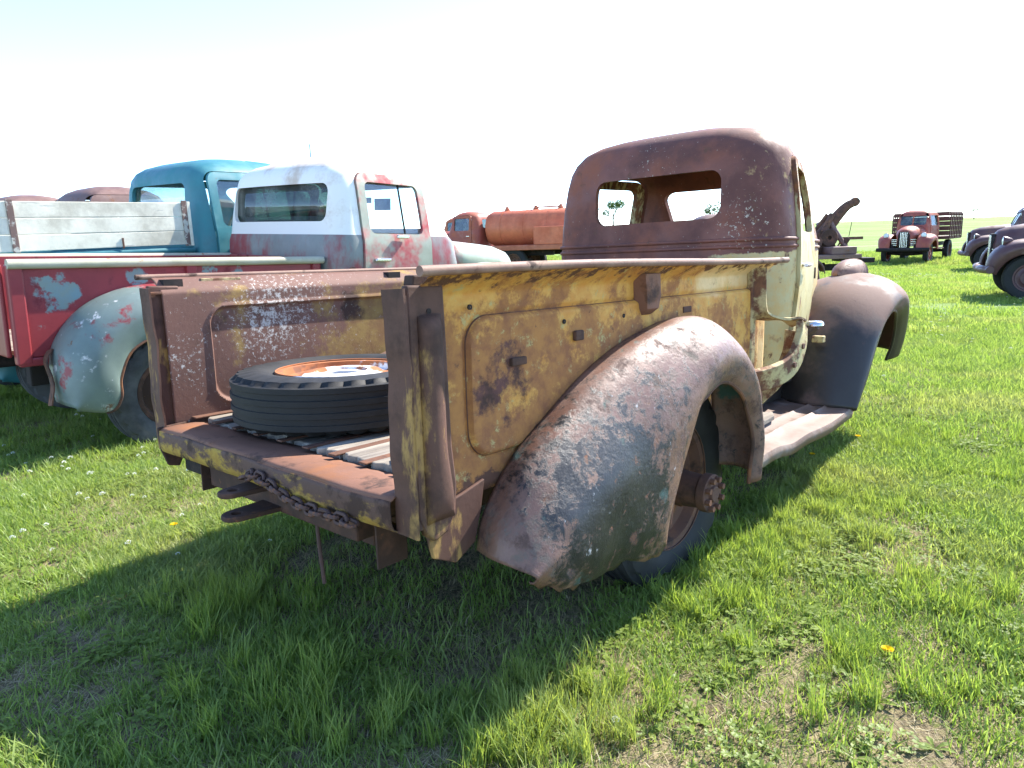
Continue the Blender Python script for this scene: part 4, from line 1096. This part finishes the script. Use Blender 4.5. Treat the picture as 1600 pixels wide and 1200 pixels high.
    if bed == 'stake':
        MB().box(-1.2, 1.15, -1.05, 1.05, .90, 1.02).build('platform', 'stake', root, 0, .01)
        for s in (-1, 1):
            for k in range(8):
                x_ = -1.18 + k * .32
                sk = MB().box(x_, x_ + .07, min(s * 1.045, s * 1.08), max(s * 1.045, s * 1.08), .92, 1.93); sk.build('stake', 'stake', root, 0, .006)
            for k in range(5):
                z = 1.06 + k * .19
                MB().box(-1.2, 1.13, min(s * 1.015, s * 1.043), max(s * 1.015, s * 1.043), z, z + .17).build('rack_slat', 'stake', root, 0, .004)
        for k in range(5):
            z = 1.06 + k * .19
            MB().box(1.10, 1.128, -1.01, 1.01, z, z + .17).build('rack_slat', 'stake', root, 0, .004)
    elif bed == 'tank':
        prof = [(.001, -1.75), (.38, -1.74), (.50, -1.69), (.56, -1.55), (.56, 1.0), (.50, 1.13), (.38, 1.18), (.001, 1.19)]
        tk = MB().rev([(r, t) for r, t in prof], (0, 0, 1.50), 'x', 40).build('tank', 'tank', root, 40)
        for x_ in (-1.0, -.2, .6):
            MB().rev([(.568, -.02), (.572, 0), (.568, .02)], (x_, 0, 1.50), 'x', 40).build('tank_band', 'tank', tk, 0, 0, .006)
        for x_ in (.55, -.45, -1.3):
            MB().rev([(.09, 0), (.09, .06), (.06, .07), (.05, .13), (.001, .14)], (x_, 0, 2.05), 'z', 14).build('filler_dome', 'orange', tk, 40)
        MB().tube([(-.45, 0, 2.12), (-1.3, 0, 2.12)], .025, 8).build('roof_pipe', 'orange', tk)
        for s in (-1, 1):
            MB().box(-1.8, 1.2, min(s * .5, s * 1.0), max(s * .5, s * 1.0), .80, .96).build('tank_skirt', 'orange', root, 0, .02)
            MB().box(-1.75, -.75, min(s * .62, s * .98), max(s * .62, s * .98), .962, 1.5).build('locker', 'tank', root, 0, .02)
        MB().box(-1.8, 1.2, -.498, .498, .79, .85).build('tank_bed', 'orange', root, 0)
    elif bed == 'wrecker':
        MB().box(-1.5, 1.15, -.95, .95, .92, 1.02).build('deck', 'browntruck', root, 0, .01)
        bmn = catmull([(-.45, 0, .98), (-.85, 0, 1.42), (-1.15, 0, 1.78), (-1.36, 0, 2.03), (-1.52, 0, 2.18), (-1.68, 0, 2.26)], 20)
        MB().tube([tuple(p) for p in bmn], [.17 - .07 * i / 19 for i in range(20)], 12).build('boom', 'rust', root, 60)
        MB().rev([(.001, -.08), (.10, -.08), (.12, 0), (.10, .08), (.001, .08)], (-1.70, 0, 2.27), 'y', 20).build('boom_sheave', 'rust', root, 40)
        for s in (-1, 1):
            MB().tube([(-.55, s * .45, 1.02), (-1.10, s * .10, 1.98)], .075, 10).build('boom_leg', 'rust', root)
            MB().tube([(-1.45, s * .40, 1.02), (-1.05, s * .12, 1.80)], .06, 10).build('boom_leg', 'browntruck', root)
            MB().prism([(-.4, 1.02), (-1.2, 1.02), (-1.05, 1.5), (-.75, 1.62)], 'y', s * .30, s * .32).build('winch_plate', 'rust_dark', root, 0, .01)
            MB().rev([(.05, -.03), (.20, -.03), (.22, 0), (.20, .03), (.05, .03)], (-.95, s * .36, 1.42), 'y', 20).build('winch_gear', 'rust_dark', root, 40)
            A_ = [(-.62 + .62 * (1 - math.cos(t)), .62 + .42 * math.sin(t)) for t in np.linspace(0, math.pi, 9)]
            P = fender_loft(A_, [(c[0] * .96, c[1] - .05) for c in A_], .70, 1.0, .01, 30, 10, .02)
            if s < 0: P[..., 1] *= -1
            MB().grid((P[:, ::-1] if s < 0 else P).tolist()).build('rear_fender', 'browntruck', root, 60, 0, .006, 0)
        MB().rev([(.12, -.3), (.12, .3)], (-.9, 0, 1.36), 'y', 16).build('winch_drum', 'dark', root, 40, 0, .02)
        MB().box(-1.4, -.8, -.9, .9, 1.021, 1.20).build('tool_box', 'browntruck', root, 0, .02)
        for q, (ax, ay, az, l_) in enumerate(((-1.35, .3, 1.25, .35), (-1.25, -.35, 1.5, .3), (-1.5, .1, 1.12, .3), (-1.1, -.5, 1.7, .25))):
            MB().obox((ax, ay, az), (.10, .14, l_), Matrix.Rotation(R(25 * q - 30), 3, 'Y')).build('winch_lever', ('rust_dark', 'browntruck')[q % 2], root, 0, .015)
        MB().rev([(.16, -.02), (.19, -.02), (.19, .02), (.16, .02)], (-1.42, -.45, 1.32), 'y', 18, True).build('hand_wheel', 'rust_dark', root, 40)
        MB().box(-1.95, -1.2, -.04, .04, 1.35, 1.42).build('tow_bar', 'rust', root, 0, .01)
        MB().box(-1.9, -1.55, -.8, .8, .80, .92).build('rear_bumper', 'dark', root, 0, .02)
        MB().tube([(-1.45, -.7, 1.03), (-1.6, -.7, 1.5), (-1.5, -.7, 1.75)], .04, 8).build('crane_post', 'browntruck', root)
        MB().tube([(-1.72, 0, 2.2), (-1.6, 0, 1.43)], .008, 6).build('cable', 'dark', root)
    return root

old_truck('stake_truck', 'faded red farm truck with a brown stake bed, alone out in the meadow', (18.7, 32.4), -132, 1.05, 'redpaint', 'stake')
old_truck('farm_truck', 'dark maroon truck with a long rounded hood and heavy front bumper', (13.2, 13.2), 152, 1.0, 'maroon', 'none')
old_truck('farm_truck', 'dark maroon truck half hidden behind the one with a heavy bumper', (19.0, 23.1), 152, 1.0, 'maroon', 'none')
old_truck('tanker_truck', 'orange tanker truck with a round tank behind its brown red cab', (.6, 26.0), 155, 1.1, 'redpaint', 'tank')
old_truck('farm_truck', 'faded orange truck standing beyond the tanker', (-.3, 36.5), 168, 1.15, 'orange', 'none')
old_truck('wrecker_truck', 'rusty wrecker truck with a crane boom rising over its deck', (6.5, 17.0), 180, .93, 'browntruck', 'wrecker')
old_truck('farm_truck', 'brown truck whose roof shows above the middle of the white rack boards', (-4.75, 12.8), 235, 1.15, 'browntruck', 'none')
old_truck('farm_truck', 'brown truck whose roof shows above the far end of the white rack boards', (-6.75, 14.0), 235, 1.15, 'browntruck', 'none')

# ------------------------------------------------------------------ trees on the rise
def leaf_material(name, a, b, tr=.35, drift=None):
    N = Nodes(name)
    oi = N.n('ShaderNodeObjectInfo').outputs['Random']
    geo = N.n('ShaderNodeNewGeometry').outputs['Random Per Island']
    f = N.math('FRACT', N.math('ADD', oi, geo))
    col = N.mix(f, a, b)
    if drift:
        ps = N.n('ShaderNodeNewGeometry').outputs['Position']
        q = N.noise(ps, .9, 4, .6)
        col = N.mix(N.math('MULTIPLY', N.smooth(q, .45, .68), .75), col, drift)
        q2 = N.noise(ps, 2.3, 3, .6)
        col = N.mix(N.math('MULTIPLY', N.smooth(q2, .55, .75), .6), col, tuple(v * .55 for v in a))
    d = N.n('ShaderNodeBsdfDiffuse'); N.l(col, d.inputs[0])
    t = N.n('ShaderNodeBsdfTranslucent'); N.l(N.mix(1.0, col, (1.0, 1.0, .55), 'MULTIPLY'), t.inputs[0])
    m = N.n('ShaderNodeMixShader'); m.inputs[0].default_value = tr
    N.l(d.outputs[0], m.inputs[1]); N.l(t.outputs[0], m.inputs[2])
    g_ = N.n('ShaderNodeBsdfGlossy'); g_.inputs['Roughness'].default_value = .45
    m2 = N.n('ShaderNodeMixShader'); m2.inputs[0].default_value = .015
    N.l(m.outputs[0], m2.inputs[1]); N.l(g_.outputs[0], m2.inputs[2])
    N.l(m2.outputs[0], N.out.inputs[0])
    return N.m
M['leaf'] = leaf_material('tree_leaves', (.045, .09, .03), (.09, .14, .05))
M['bark'] = weathered('tree_bark', (.10, .075, .055), [dict(col=(.05, .04, .03), s=12, t=.55, w=.1)], .9)
def tree(label, x, y, h, seed, leaves=2600):
    rs = np.random.default_rng(seed)
    root = empty('tree', label, 'tree', (x, y, tz(x, y)))
    tk = MB()
    tk.tube([(0, 0, -.2), (.1, 0, h * .2), (.0, .1, h * .42)], [h * .035, h * .026, h * .018], 8)
    cl = []
    for k in range(9):
        a = k * 2.4 + rs.uniform(-.3, .3); r = h * rs.uniform(.15, .36); zz = h * rs.uniform(.42, .86)
        e = (r * math.cos(a), r * math.sin(a), zz)
        tk.tube([(.03, .05, h * rs.uniform(.22, .4)), (e[0] * .5, e[1] * .5, zz * .78), e], [h * .013, h * .008, h * .003], 5)
        cl.append((np.array(e), h * rs.uniform(.12, .2)))
    tk.build('trunk', 'bark', root)
    P = []; F = []
    for i in range(leaves):
        c, r = cl[rs.integers(len(cl))]
        v = rs.normal(size=3); v /= np.linalg.norm(v); p = c + v * r * rs.uniform(.3, 1) ** .5 * np.array([1, 1, .8])
        n1 = rs.normal(size=3); n1 /= np.linalg.norm(n1); n2 = np.cross(n1, rs.normal(size=3)); n2 /= np.linalg.norm(n2)
        q = h * .018; b = len(P)
        P += [p - n1 * q, p + n2 * q * .6, p + n1 * q, p - n2 * q * .6]; F.append((b, b + 1, b + 2, b + 3))
    MB().add(P, F).build('crown', 'leaf', root, 0)
tree('round crowned tree on the rise, seen through the empty cab window', 24.0, 165, 7.2, 3)
tree('distant tree on the rise beyond the yellow pickup cab, right of the round one', 47.0, 168, 6.0, 8)
tree('small bushy tree alone on the skyline past the stake truck', 112, 175, 3.4, 5, 1400)

# ------------------------------------------------------------------ grass and weeds
M['blade'] = leaf_material('grass_blade', (.195, .305, .06), (.34, .43, .13), .58, (.38, .40, .17))
M['blade2'] = leaf_material('lush_grass_blade', (.19, .29, .05), (.33, .41, .10), .55, (.35, .39, .13))
M['straw'] = leaf_material('dry_straw', (.36, .29, .16), (.52, .46, .30), .3)
M['weed'] = leaf_material('broad_weed_leaf', (.14, .20, .04), (.24, .31, .07), .45)
M['clover'] = leaf_material('white_clover_head', (.62, .64, .55), (.75, .75, .70), .2)
M['dandelion'] = leaf_material('dandelion_petals', (.75, .52, .01), (.85, .62, .02), .25)

def blades(rs, n, rad, hmin, hmax, wid, lean, mb=None, flatten=0):
    V = []; F = []
    for i in range(n):
        a = rs.uniform(0, 2 * math.pi); r = rad * math.sqrt(rs.uniform())
        x0, y0 = r * math.cos(a), r * math.sin(a)
        h = rs.uniform(hmin, hmax); d = rs.uniform(0, 2 * math.pi); ln = rs.uniform(.1, 1) * lean * h
        w2 = wid * rs.uniform(.6, 1.2); pv = d + math.pi / 2 + rs.uniform(-.6, .6)
        px_, py_ = math.cos(pv) * w2 / 2, math.sin(pv) * w2 / 2
        b = len(V)
        for t, ww in ((0, 1), (.4, .9), (.75, .6)):
            cx = x0 + math.cos(d) * ln * t * t; cy = y0 + math.sin(d) * ln * t * t; cz = h * (t - flatten * t * t) - .01
            V += [(cx - px_ * ww, cy - py_ * ww, cz), (cx + px_ * ww, cy + py_ * ww, cz)]
        V.append((x0 + math.cos(d) * ln, y0 + math.sin(d) * ln, h * (1 - flatten) - .01))
        F += [(b, b + 1, b + 3, b + 2), (b + 2, b + 3, b + 5, b + 4), (b + 4, b + 5, b + 6)]
    return V, F

def leaves(rs, n, ln, wd):
    """rosette of broad leaves"""
    V = []; F = []
    for i in range(n):
        d = 2 * math.pi * i / n + rs.uniform(-.4, .4); L = ln * rs.uniform(.6, 1.1); up = rs.uniform(.15, .8)
        c, s = math.cos(d), math.sin(d); b = len(V)
        W_ = wd * rs.uniform(.7, 1.2)
        for t, ww in ((.0, .12), (.3, .55), (.6, 1.0), (.85, .7)):
            r = L * t; z = L * up * t * (1.15 - .75 * t) + .004
            for e, dz in ((-1, .12), (0, 0), (1, .12)):
                V.append((c * r - s * e * W_ / 2 * ww, s * r + c * e * W_ / 2 * ww, z + dz * W_ * ww))
        V.append((c * L, s * L, L * up * .40 + .004))
        for k in range(3):
            for j in range(2):
                q = b + k * 3 + j
                F.append((q, q + 1, q + 4, q + 3))
        F += [(b + 9, b + 10, b + 12), (b + 10, b + 11, b + 12)]
    return V, F

def clover_head(rs):
    V = []; F = []
    mb = MB()
    for i in range(40):
        v = rs.normal(size=3); v /= np.linalg.norm(v); v[2] = abs(v[2]) * .9 - .15
        p = np.array([.006, .004, .045]) + v * .008; n1 = np.cross(v, rs.normal(size=3)); n1 /= np.linalg.norm(n1)
        q = len(mb.v)
        mb.add([p - n1 * .003, p + v * .004, p + n1 * .003], [(0, 1, 2)])
    return mb.v, mb.f

def proto(name, vf, mat):
    me = bpy.data.meshes.new(name); me.from_pydata(vf[0], [], vf[1]); me.materials.append(M[mat])
    return bpy.data.objects.new(name, me)

def scatter(name, label, cat, protos, pts):
    """pts: array of x, y, z, scale, heading; every point carries one tuft"""
    col = bpy.data.collections.new(name + '_tufts')
    for p in protos: col.objects.link(p)
    me = bpy.data.meshes.new(name)
    me.vertices.add(len(pts))
    me.vertices.foreach_set('co', pts[:, :3].astype(np.float32).ravel())
    at = me.attributes.new('sc', 'FLOAT', 'POINT'); at.data.foreach_set('value', pts[:, 3].astype(np.float32))
    at = me.attributes.new('rz', 'FLOAT_VECTOR', 'POINT'); at.data.foreach_set('vector', np.stack([rng.normal(0, .08, len(pts)), rng.normal(0, .08, len(pts)), pts[:, 4]], 1).astype(np.float32).ravel())
    at = me.attributes.new('ix', 'INT', 'POINT'); at.data.foreach_set('value', rng.integers(0, len(protos), len(pts)).astype(np.int32))
    o = bpy.data.objects.new(name, me); COL.objects.link(o)
    ng = bpy.data.node_groups.new(name, 'GeometryNodeTree')
    ng.interface.new_socket('Geometry', in_out='INPUT', socket_type='NodeSocketGeometry')
    ng.interface.new_socket('Geometry', in_out='OUTPUT', socket_type='NodeSocketGeometry')
    gi, go = ng.nodes.new('NodeGroupInput'), ng.nodes.new('NodeGroupOutput')
    ci = ng.nodes.new('GeometryNodeCollectionInfo'); ci.inputs[0].default_value = col; ci.inputs['Separate Children'].default_value = True; ci.inputs['Reset Children'].default_value = True
    ip = ng.nodes.new('GeometryNodeInstanceOnPoints'); ip.inputs['Pick Instance'].default_value = True
    def attr(n, t):
        a = ng.nodes.new('GeometryNodeInputNamedAttribute'); a.data_type = t; a.inputs[0].default_value = n
        return a.outputs[0]
    ng.links.new(gi.outputs[0], ip.inputs['Points']); ng.links.new(ci.outputs[0], ip.inputs['Instance'])
    ng.links.new(attr('ix', 'INT'), ip.inputs['Instance Index']); ng.links.new(attr('sc', 'FLOAT'), ip.inputs['Scale'])
    er = ng.nodes.new('FunctionNodeEulerToRotation'); ng.links.new(attr('rz', 'FLOAT_VECTOR'), er.inputs[0]); ng.links.new(er.outputs[0], ip.inputs['Rotation'])
    ng.links.new(ip.outputs[0], go.inputs[0])
    m = o.modifiers.new('scatter', 'NODES'); m.node_group = ng
    tag(o, label, cat, None, 'stuff')
    return o

def sample(n, r0, r1, half=44):
    """points over the ground from r0 to r1 metres out, even per square metre"""
    r = np.sqrt(rng.uniform(r0 * r0, r1 * r1, n)); a = np.radians(rng.uniform(-half, half, n))
    x, y = r * np.sin(a), r * np.cos(a)
    return x, y
def pack(x, y, sc):
    return np.stack([x, y, terrain(x, y), sc, rng.uniform(0, 6.28, len(x))], 1)
TMi = np.array(TM.inverted())
def truck_xy(x, y):
    z = terrain(x, y); q = TMi @ np.stack([x, y, z, np.ones_like(x)])
    return q[0], q[1]
def patch(x, y):      # 0 bare .. 1 lush
    return .55 * vnoise(x * 1.5 + 7, y * 1.5, 21) + .3 * vnoise(x * 4.1, y * 4.1 + 3, 22) + .15 * vnoise(x * 10, y * 10, 23)
def lushness(x, y):
    u, v = truck_xy(x, y)
    under = (u > .1) & (u < 4.2) & (v > .12) & (v < 1.43)
    rim = 1.6 * np.exp(-((v + .16) / .17) ** 2) * (u > .7) * (u < 4) + np.exp(-((v - 1.67) / .2) ** 2) * (u > .0) * (u < 4) + np.exp(-((u - .0) / .22) ** 2) * (v > -.2) * (v < 1.8)
    return under, np.clip(rim, 0, 1)

rs = np.random.default_rng(11)
lawn = [proto('lawn_tuft', blades(rs, 50, .065, .015, .050, .0036, 1.1), 'blade') for _ in range(5)]
lawn_far = [proto('lawn_patch', blades(rs, 90, .30, .04, .10, .013, .8), 'blade') for _ in range(4)]
tall = [proto('tall_tuft', blades(rs, 46, .05, .07, .20, .0050, .75, None, .12), 'blade2') for _ in range(5)]
dry = [proto('straw_tuft', blades(rs, 44, .09, .012, .045, .0019, 1.8, None, .6), 'straw') for _ in range(4)]
weed = [proto('weed_rosette', leaves(rs, 6, .075, .026), 'weed') for _ in range(3)] + [proto('weed_sprig', leaves(rs, 5, .045, .024), 'weed') for _ in range(3)]
def trefoils(rs, n, rad):
    V = []; F = []
    for i in range(n):
        a = rs.uniform(0, 6.28); r = rad * math.sqrt(rs.uniform()); v, f = leaves(rs, 3, .017, .014)
        h = rs.uniform(.008, .035); b = len(V)
        V += [(p[0] + r * math.cos(a), p[1] + r * math.sin(a), p[2] * .5 + h) for p in v]; F += [tuple(j + b for j in q) for q in f]
    return V, F
creep = [proto('clover_patch', trefoils(rs, 22, .08), 'weed') for _ in range(4)]
flower = [proto('clover_head', clover_head(rs), 'clover') for _ in range(3)]

x, y = sample(30000, .9, 5.0); u, rim = lushness(x, y); pa = patch(x, y)
k = (rng.uniform(size=len(x)) < .14 + 1.7 * np.clip(pa - .46, 0, 1) + .2 * rim) & ~(u & (rng.uniform(size=len(x)) < .75))
x2, y2 = sample(34000, 5.0, 13)
k2 = rng.uniform(size=len(x2)) < .35 + 1.2 * np.clip(patch(x2, y2) - .35, 0, 1)
scatter('lawn_grass', 'short green lawn grass covering the near meadow', 'grass', lawn,
        np.concatenate([pack(x[k], y[k], (.7 + .9 * pa[k]) * rng.uniform(.7, 1.3, k.sum())), pack(x2[k2], y2[k2], rng.uniform(1.1, 2.2, k2.sum()))]))
x, y = sample(26000, 11, 48); k = rng.uniform(size=len(x)) < .45 + .6 * vnoise(x * .5, y * .5, 31)
scatter('meadow_grass', 'green meadow grass among the farther trucks', 'grass', lawn_far, pack(x[k], y[k], rng.uniform(.6, 1.3, k.sum()) * (1 + .8 * (np.hypot(x[k], y[k]) > 33))))
x, y = sample(13000, 1.0, 9); u, rim = lushness(x, y); pa = patch(x * .8 + 30, y * .8)
k = ((rng.uniform(size=len(x)) < .45 * rim * sstep(.3, .6, patch(x * 1.7, y * 1.7 + 9))) | (rng.uniform(size=len(x)) < 1.3 * np.clip(pa - .60, 0, 1))) & ~u
cx_, cy_ = [], []
for (gx, gy, n_, r_) in ((.08, 1.60, 30, .10), (.16, 1.72, 16, .08), (-.05, 1.50, 14, .06), (.62, 2.15, 22, .14), (1.15, 2.75, 24, .18), (1.55, 3.3, 26, .2), (-1.05, 2.35, 22, .13), (.95, 1.75, 14, .10), (1.5, 2.2, 16, .12), (-.55, 1.65, 10, .1)):
    cx_ += list(gx + rng.normal(0, r_, n_)); cy_ += list(gy + rng.normal(0, r_, n_))
cx_, cy_ = np.array(cx_), np.array(cy_)
scatter('tall_grass', 'taller bright green grass tufts around the yellow pickup', 'grass', tall, np.concatenate([pack(x[k], y[k], rng.uniform(.3, .85, k.sum())), pack(cx_, cy_, rng.uniform(.45, .8, len(cx_)))]))
x, y = sample(16000, .9, 7.5); u, rim = lushness(x, y); pa = patch(x, y)
k = rng.uniform(size=len(x)) < .42 + 1.2 * np.clip(.52 - pa, 0, 1) + .25 * u
scatter('dry_grass', 'dry straw coloured grass matted between the green tufts', 'grass', dry, pack(x[k], y[k], rng.uniform(.5, 1.3, k.sum())))
x, y = sample(11000, .95, 6); pa = patch(x - 9, y + 4); u, rim = lushness(x, y)
k = (rng.uniform(size=len(x)) < .22 + .8 * np.clip(pa - .45, 0, 1)) & ~u
scatter('broadleaf_weeds', 'low broad leaved weeds mixed into the lawn', 'weeds', weed, pack(x[k], y[k], rng.uniform(.3, .85, k.sum())))
x, y = sample(9000, .95, 6.5); pa = patch(x + 17, y - 6); u, rim = lushness(x, y)
k = (rng.uniform(size=len(x)) < .05 + .5 * np.clip(pa - .52, 0, 1)) & ~u
scatter('clover_leaves', 'creeping clover leaves between the grass tufts', 'clover', creep, pack(x[k], y[k], rng.uniform(.6, 1.2, k.sum())))
x, y = sample(8000, 1.5, 26); pa = vnoise(x * .5 + 4, y * .5, 41); u, rim = lushness(x, y)
k = (rng.uniform(size=len(x)) < 1.3 * np.clip(pa - .45, 0, 1) + 1.2 * (x < -.9) * (y < 5) * np.clip(pa - .2, 0, 1)) & ~u
scatter('white_clover', 'white clover heads sprinkled over the meadow', 'clover', flower, pack(x[k], y[k], rng.uniform(.7, 1.3, k.sum()) * (1 + .03 * np.hypot(x[k], y[k]))))

# a few dandelions
dh = MB()
for i in range(70):
    a = i * 2.4; r = .014 * math.sqrt(i / 70); t = .014 * (1 - .4 * i / 70)
    c, s = math.cos(a), math.sin(a)
    p = Vector((r * c, r * s, .0)); q = p + Vector((c * .010, s * .010, .009 - .006 * i / 70)); n_ = Vector((-s, c, 0)) * .0022
    dh.add([p - n_, p + n_, q + n_, q - n_], [(0, 1, 2, 3)])
dm_ = dh.mesh('flower_head'); dm_.materials.append(M['dandelion'])
sm_ = MB().tube([(0, 0, -.09), (.006, 0, -.04), (0, 0, 0)], .0018, 5).mesh('stem'); sm_.materials.append(M['weed'])
for x, y, h_ in ((-1.55, 3.05, .07), (2.05, 4.1, .10), (1.63, 3.75, .10), (1.05, 1.85, .05), (2.9, 6.2, .10), (-2.6, 2.9, .06)):
    d_ = empty('dandelion', 'single yellow dandelion in bloom in the grass', 'flower', (x, y, tz(x, y)), 0, .75, 'dandelions in the grass')
    for nm, me in (('flower_head', dm_), ('stem', sm_)):
        o = bpy.data.objects.new(nm, me); COL.objects.link(o); o.parent = d_; o.location = (0, 0, h_)
